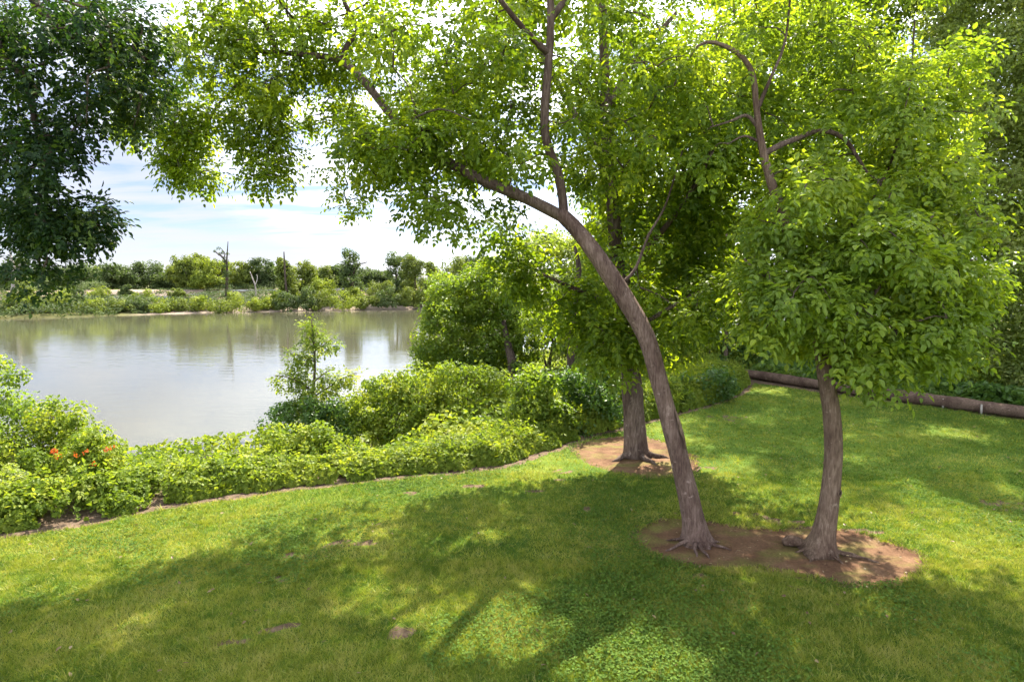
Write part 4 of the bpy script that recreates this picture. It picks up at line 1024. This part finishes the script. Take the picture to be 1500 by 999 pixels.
# distant wood that reads as one mass behind the row
rng = np.random.default_rng(88)
nw = 620
xs = np.linspace(-480, 420, nw) + rng.normal(size=nw); hz = 6.2 + 2.6 * (fbm(xs * .035, xs * 0, 5) - .3) * 2
C = np.column_stack([xs, 262 + rng.normal(size=nw) * 5 + np.abs(xs) * .03, 1.0 + hz * rng.random(nw) ** .7])
d = cloud_leaves(rng, C, 1.8 + 1.2 * rng.random(nw), 60, .85, outward=1.1, up=.5)
setting(link('distant_wood', leaf_mesh('distant_wood', *d, M['far_dark'], None, six=False)), 'low dark wood on the flat land far behind the levee', 'stuff')

SHRUBS = [  # x0,x1,top,base,Y,mat,label
    (-50, 2, 418, 466, 139, 'far_olive', 'large shrub cut by the left edge on the far shore'),
    (0, 38, 424, 466, 141, 'far_olive', 'rounded olive shrub below the bleached dead tree at the water'),
    (22, 48, 406, 440, 152, 'far_olive', 'upright shrub at the right foot of the bleached dead tree'),
    (30, 66, 432, 464, 143, 'far_bright', 'bright low shrub left of the hanging branch tip'),
    (56, 92, 436, 463, 145, 'far_olive', 'blue green shrub just under the hanging branch tip'),
    (84, 118, 432, 462, 147, 'far_bright', 'yellow green shrub right under the hanging branch tip'),
    (82, 112, 420, 440, 158, 'far_bright', 'sunlit mound behind the yellow green shore shrub'),
    (100, 122, 419, 462, 149, 'far_dark', 'dark upright shrub standing out of the bright shore scrub'),
    (122, 160, 420, 446, 160, 'far_bright', 'long bright mound of scrub left of the levee gap'),
    (118, 158, 438, 461, 149, 'far_bright', 'low bright shore shrub below the long bright mound'),
    (150, 190, 434, 460, 151, 'far_olive', 'olive shore shrub with a shaded foot'),
    (176, 194, 419, 440, 166, 'far_dark', 'small dark round bush at the left end of the brown levee'),
    (192, 222, 417, 456, 162, 'far_bright', 'tall bright bush in front of the brown levee'),
    (184, 216, 438, 459, 152, 'far_dark', 'dark low bush at the water left of the sandy shore'),
    (210, 246, 436, 458, 155, 'far_bright', 'sunlit bush where the sandy shore begins'),
    (246, 275, 437, 454, 158, 'far_olive', 'round bush on the sandy shore below the brown levee'),
    (248, 266, 422, 436, 176, 'far_olive', 'small grey green bush on the brown levee slope'),
    (276, 310, 434, 454, 160, 'far_bright', 'wide low bush left of the big round shore bush'),
    (307, 360, 430, 457, 159, 'far_olive', 'big round green bush at the edge of the sand'),
    (326, 356, 430, 446, 170, 'far_bright', 'bright bush behind the big round shore bush'),
    (362, 394, 434, 452, 163, 'far_bright', 'patchy low bush right of the big round shore bush'),
    (388, 412, 428, 452, 168, 'far_bright', 'yellow bush left of the pole topped tree'),
    (402, 436, 424, 454, 166, 'far_dark', 'dark vine mound around the pole topped tree'),
    (430, 462, 416, 451, 167, 'far_dark', 'dark hanging vine wall right of the pole topped tree'),
    (452, 492, 406, 428, 182, 'far_bright', 'bright spreading bush on the levee top'),
    (450, 486, 424, 451, 169, 'far_olive', 'grey green shrub at the shore below the spreading bush'),
    (482, 528, 428, 450, 171, 'far_bright', 'long sunny shrub below the vine draped tower'),
    (520, 556, 432, 449, 173, 'far_olive', 'low scrub right of the long sunny shrub'),
    (506, 526, 418, 436, 180, 'far_bright', 'small bright bush against the foot of the vine draped tower'),
    (538, 576, 409, 432, 180, 'far_olive', 'light bush in front of the pointed dark tree'),
    (550, 584, 418, 448, 174, 'far_dark', 'dark leaning shrub below the light bush'),
    (574, 606, 419, 447, 176, 'far_olive', 'shrub below the rounded pale willow'),
    (602, 632, 423, 448, 177, 'far_olive', 'last shore shrub left of the vine covered tree'),
    (626, 670, 418, 447, 180, 'far_olive', 'shore shrub half hidden by the vine covered tree'),
]
for i, (x0, x1, top, base, Y, mt, lab) in enumerate(SHRUBS):
    x0w = at((x0 + x1) / 2, 440, Y)[0]
    far_plant('far_shrub', lab, 'shrub', x0 - 4, x1 + 4, top - 3, Y, mt, 800 + i, base=base, form='shrub', n=34, per=60, leaf=.42)

def bare(name, label, cat, lines, mat, top=True):
    Ls = [pxline(l) for l in lines]
    Ls[0][0, 2] = zg(Ls[0][0, 0], Ls[0][0, 1]) - .1
    b = Ls[0][0, :3].copy()
    t = thing(name, label, cat, b)
    for i, L in enumerate(Ls): link('trunk' if i == 0 else 'limb', tube_mesh('trunk' if i == 0 else 'limb', [spline(L, 14)], M[mat], b, 7, .1, 0, i), t)
    return t, b
YD = 160
bare('dead_tree', 'bleached dead tree with two pale forked stems at the left', 'tree', [[(18, 425, YD, 2.6), (20, 405, YD, 2.4), (20, 390, YD, 2.0), (16, 376, YD, 1.3), (14, 368, YD, .6)], [(21, 404, YD, 2), (26, 394, YD, 1.8), (31, 384, YD, 1.3), (33, 376, YD, .7)]], 'dead')
YN = 172
t, b = bare('ivy_snag', 'tall broken snag wrapped in dark ivy', 'tree', [[(332, 440, YN, 2.6), (332, 420, YN, 2.2), (333, 400, YN, 1.7), (332, 385, YN, 1.3), (333, 370, YN, .9), (334, 354, YN, .5)], [(332, 386, YN, 1.4), (326, 377, YN, 1.2), (318, 371, YN, .9), (313, 367, YN, .5)],
     [(328, 379, YN, .8), (329, 371, YN, .6), (322, 362, YN, .4)]], 'bark_dark')
rng = np.random.default_rng(31)
u = rng.random(34); C = np.array([at(332 + rng.normal() * (2.2 + 2 * (1 - k)), 436 - k * 54, YN + rng.normal() * .5) for k in u])
C = np.vstack([C, [at(x, y, YN) for x, y in ((315, 368), (320, 364), (326, 370), (322, 372), (328, 378), (333, 372))]])
d = cloud_leaves(rng, C, np.full(len(C), .62), 40, .32, outward=1, up=.4)
link('ivy', leaf_mesh('ivy', *d, M['far_dark'], b, six=False), t)
bare('dead_tree', 'thin pale dead stem leaning in front of the green far trees', 'tree', [[(375, 432, 176, 1.1), (374, 420, 176, 1.0), (370, 408, 176, .9), (366, 398, 176, .6)], [(374, 418, 176, .7), (377, 408, 176, .6), (376, 402, 176, .4)]], 'dead')
bare('bare_pole', 'bare dead pole rising from the crown of a shore tree', 'tree', [[(420, 448, 173, 1.8), (419, 420, 173, 1.6), (417, 395, 173, 1.3), (416, 369, 173, .8)]], 'bark_dark')
bare('mast', 'thin far mast above the trees left of the vine covered tree', 'mast', [[(649, 430, 230, .7), (649, 405, 230, .6), (648, 378, 230, .45)]], 'steel')
t, b = bare('side_branch', 'bare drooping branch on the right side of the vine draped tower', 'branch', [[(516, 425, 183.5, 1.4), (518, 400, 183.5, 1.2), (524, 388, 183.5, 1), (532, 386, 183.5, .8), (538, 384, 183.5, .5)]], 'bark_dark')

# guard rail along the levee road
pts = []
for x in np.arange(-120, 60, 4.0):
    yy = np.interp(x, FARW[:, 0], FARW[:, 1]) + 34
    pts.append((x, yy))
pts = np.array(pts); g0 = np.array([pts[0, 0], pts[0, 1], zg(*pts[0])])
gr = thing('guard_rail', 'long pale guard rail along the levee road', 'guard rail', g0)
Vb, Fb = [], []
zs = np.array([zg(*p) for p in pts])
for i, (p, z) in enumerate(zip(pts, zs)):
    for dy, dz in ((0, .5), (.06, .5), (.06, .95), (0, .95)): Vb.append((p[0], p[1] + dy, z + dz))
    if i:
        k = (i - 1) * 4
        for j in range(4): Fb.append((k + j, k + (j + 1) % 4, k + 4 + (j + 1) % 4, k + 4 + j))
link('rail', mesh_np('rail', np.array(Vb), np.array(Fb), 4, M['steel'], origin=g0), gr)
pm = tube_mesh('post', [np.array([[0, 0, -.1, .09], [0, 0, .5, .09], [0, 0, 1.0, .085]])], M['steel'], None, 6)
for p, z in zip(pts, zs): link('post', pm, gr, (p[0] - g0[0], p[1] + .17 - g0[1], z - g0[2]))
# levee road
Vr = []
for p in np.arange(-300, 200, 6.0):
    y = np.interp(p, FARW[:, 0], FARW[:, 1])
    Vr += [(p, y + 35.5, 1.62), (p, y + 40, 1.64)]
k = np.arange(len(Vr) // 2 - 1)[:, None] * 2
m, nt, out = new_mat('levee_asphalt'); principled(nt, out, ramp(nt, [(.3, (.13, .1, .08)), (.7, (.2, .165, .135))], noise_tex(nt, 2)), .9, .2); M['road'] = m
for i in range(len(Vr)): Vr[i] = (Vr[i][0], Vr[i][1], zg(Vr[i][0], Vr[i][1]) + .05)
setting(link('road', mesh_np('road', np.array(Vr), k + np.array([0, 2, 3, 1]), 4, M['road'])), 'road on top of the far levee')

# low scrub between the shore and the levee
rng = np.random.default_rng(91)
n = 170000
x = -170 + 230 * rng.random(n); off = np.where(x > -94, 6, 1) + 46 * rng.random(n)
y = np.interp(x, FARW[:, 0], FARW[:, 1]) + off
lum = fbm(x * .16, y * .22, 92, 4); h = np.clip((lum - .28) * 8, 0, 2.4) * np.clip((off - np.where(x > -94, 6, 0)) / 3 + (lum - .5) * 2, 0, 1)
h *= 1 - .93 * np.clip((off - 25) / 2, 0, 1) * (np.abs(x + 103) < 12)
keep = (h > .12) & (rng.random(n) < .75); x, y, h = x[keep], y[keep], h[keep]; m = len(x)
z = ground_z(np.stack([x, y], 1))[0] + h * rng.random(m) ** .4
Nn = np.column_stack([np.zeros(m), np.full(m, -.4), np.ones(m)]) + rng.normal(size=(m, 3)) * .55
A = norm(np.cross(Nn, rdir(rng, m)))
setting(link('bank_scrub', leaf_mesh('bank_scrub', np.column_stack([x, y, z]), A, Nn, .34 + .25 * rng.random(m), .32, .5 + (fbm(x * .3, y * .3, 93) - .5) * 1.4 + rng.normal(size=m) * .15, M['far_dark'], None, six=False)), 'low weedy scrub between the sandy shore and the levee', 'stuff')

# ================================================================== LIGHT
sun = bpy.data.objects.new('sun', bpy.data.lights.new('sun', 'SUN')); COL.objects.link(sun)
sun.data.energy = 3.8; sun.data.angle = math.radians(0.53); sun.data.color = (1.0, 0.91, 0.74)
e, a = math.radians(SUN_EL), math.radians(SUN_AZ)
D = Vector(SUND)
sun.rotation_euler = D.to_track_quat('Z', 'Y').to_euler()
w = bpy.data.worlds.new('World'); S.world = w; w.use_nodes = True
nt = w.node_tree; nt.nodes.clear()
out = nt.nodes.new('ShaderNodeOutputWorld'); bg = nt.nodes.new('ShaderNodeBackground')
sky = nt.nodes.new('ShaderNodeTexSky'); sky.sky_type = 'NISHITA'; sky.sun_disc = False
sky.sun_elevation = e; sky.sun_rotation = a; sky.air_density = 1.0; sky.dust_density = 0.15; sky.ozone_density = 1.5
# thin high cloud laid on a plane overhead
tc = nt.nodes.new('ShaderNodeTexCoord'); sx = nt.nodes.new('ShaderNodeSeparateXYZ'); nt.links.new(tc.outputs['Generated'], sx.inputs[0])
def mth(op, a, b):
    n = nt.nodes.new('ShaderNodeMath'); n.operation = op
    for i, v in enumerate((a, b)):
        if isinstance(v, (int, float)): n.inputs[i].default_value = v
        else: nt.links.new(v, n.inputs[i])
    return n.outputs[0]
zz = mth('ADD', mth('MAXIMUM', sx.outputs[2], 0.0), 0.10)
cx = nt.nodes.new('ShaderNodeCombineXYZ')
nt.links.new(mth('DIVIDE', sx.outputs[0], zz), cx.inputs[0]); nt.links.new(mth('DIVIDE', sx.outputs[1], zz), cx.inputs[1])
mp = nt.nodes.new('ShaderNodeMapping'); mp.inputs['Scale'].default_value = (0.75, 1.9, 1); mp.inputs['Location'].default_value = (3.1, 0.6, 0); mp.inputs['Rotation'].default_value = (0, 0, -0.12)
nt.links.new(cx.outputs[0], mp.inputs['Vector'])
cl = noise_tex(nt, 1.05, 8, 0.58, mp.outputs[0], 0.35)
cf = ramp(nt, [(0.40, (0.12,) * 3), (0.51, (0.62,) * 3), (0.68, (1, 1, 1))], cl)
# cloud is brightest round the sun; behind the camera extra brightness is added as shade fill
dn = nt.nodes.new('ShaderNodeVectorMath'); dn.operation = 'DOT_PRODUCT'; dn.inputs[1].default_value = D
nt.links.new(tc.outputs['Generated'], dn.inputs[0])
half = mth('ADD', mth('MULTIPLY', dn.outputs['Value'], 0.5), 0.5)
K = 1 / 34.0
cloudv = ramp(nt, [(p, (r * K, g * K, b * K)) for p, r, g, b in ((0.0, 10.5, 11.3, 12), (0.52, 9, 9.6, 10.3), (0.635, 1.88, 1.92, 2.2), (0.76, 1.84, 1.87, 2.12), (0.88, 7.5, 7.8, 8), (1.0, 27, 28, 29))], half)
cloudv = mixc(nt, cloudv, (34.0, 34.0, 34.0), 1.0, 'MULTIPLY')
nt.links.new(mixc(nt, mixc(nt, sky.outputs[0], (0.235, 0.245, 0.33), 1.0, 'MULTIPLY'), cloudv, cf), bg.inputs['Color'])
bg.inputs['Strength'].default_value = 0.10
nt.links.new(bg.outputs[0], out.inputs[0])

vs = S.view_settings; vs.view_transform = 'Standard'; vs.look = 'None'; vs.gamma = 1.0; vs.use_curve_mapping = False; vs.exposure = 2.38
S.render.engine = 'CYCLES'
cy = S.cycles
cy.max_bounces = 8; cy.diffuse_bounces = 4; cy.glossy_bounces = 3; cy.transmission_bounces = 6; cy.transparent_max_bounces = 4
cy.caustics_reflective = False; cy.caustics_refractive = False
cy.use_denoising = True; cy.use_adaptive_sampling = True; cy.adaptive_threshold = 0.02
cy.sample_clamp_indirect = 6
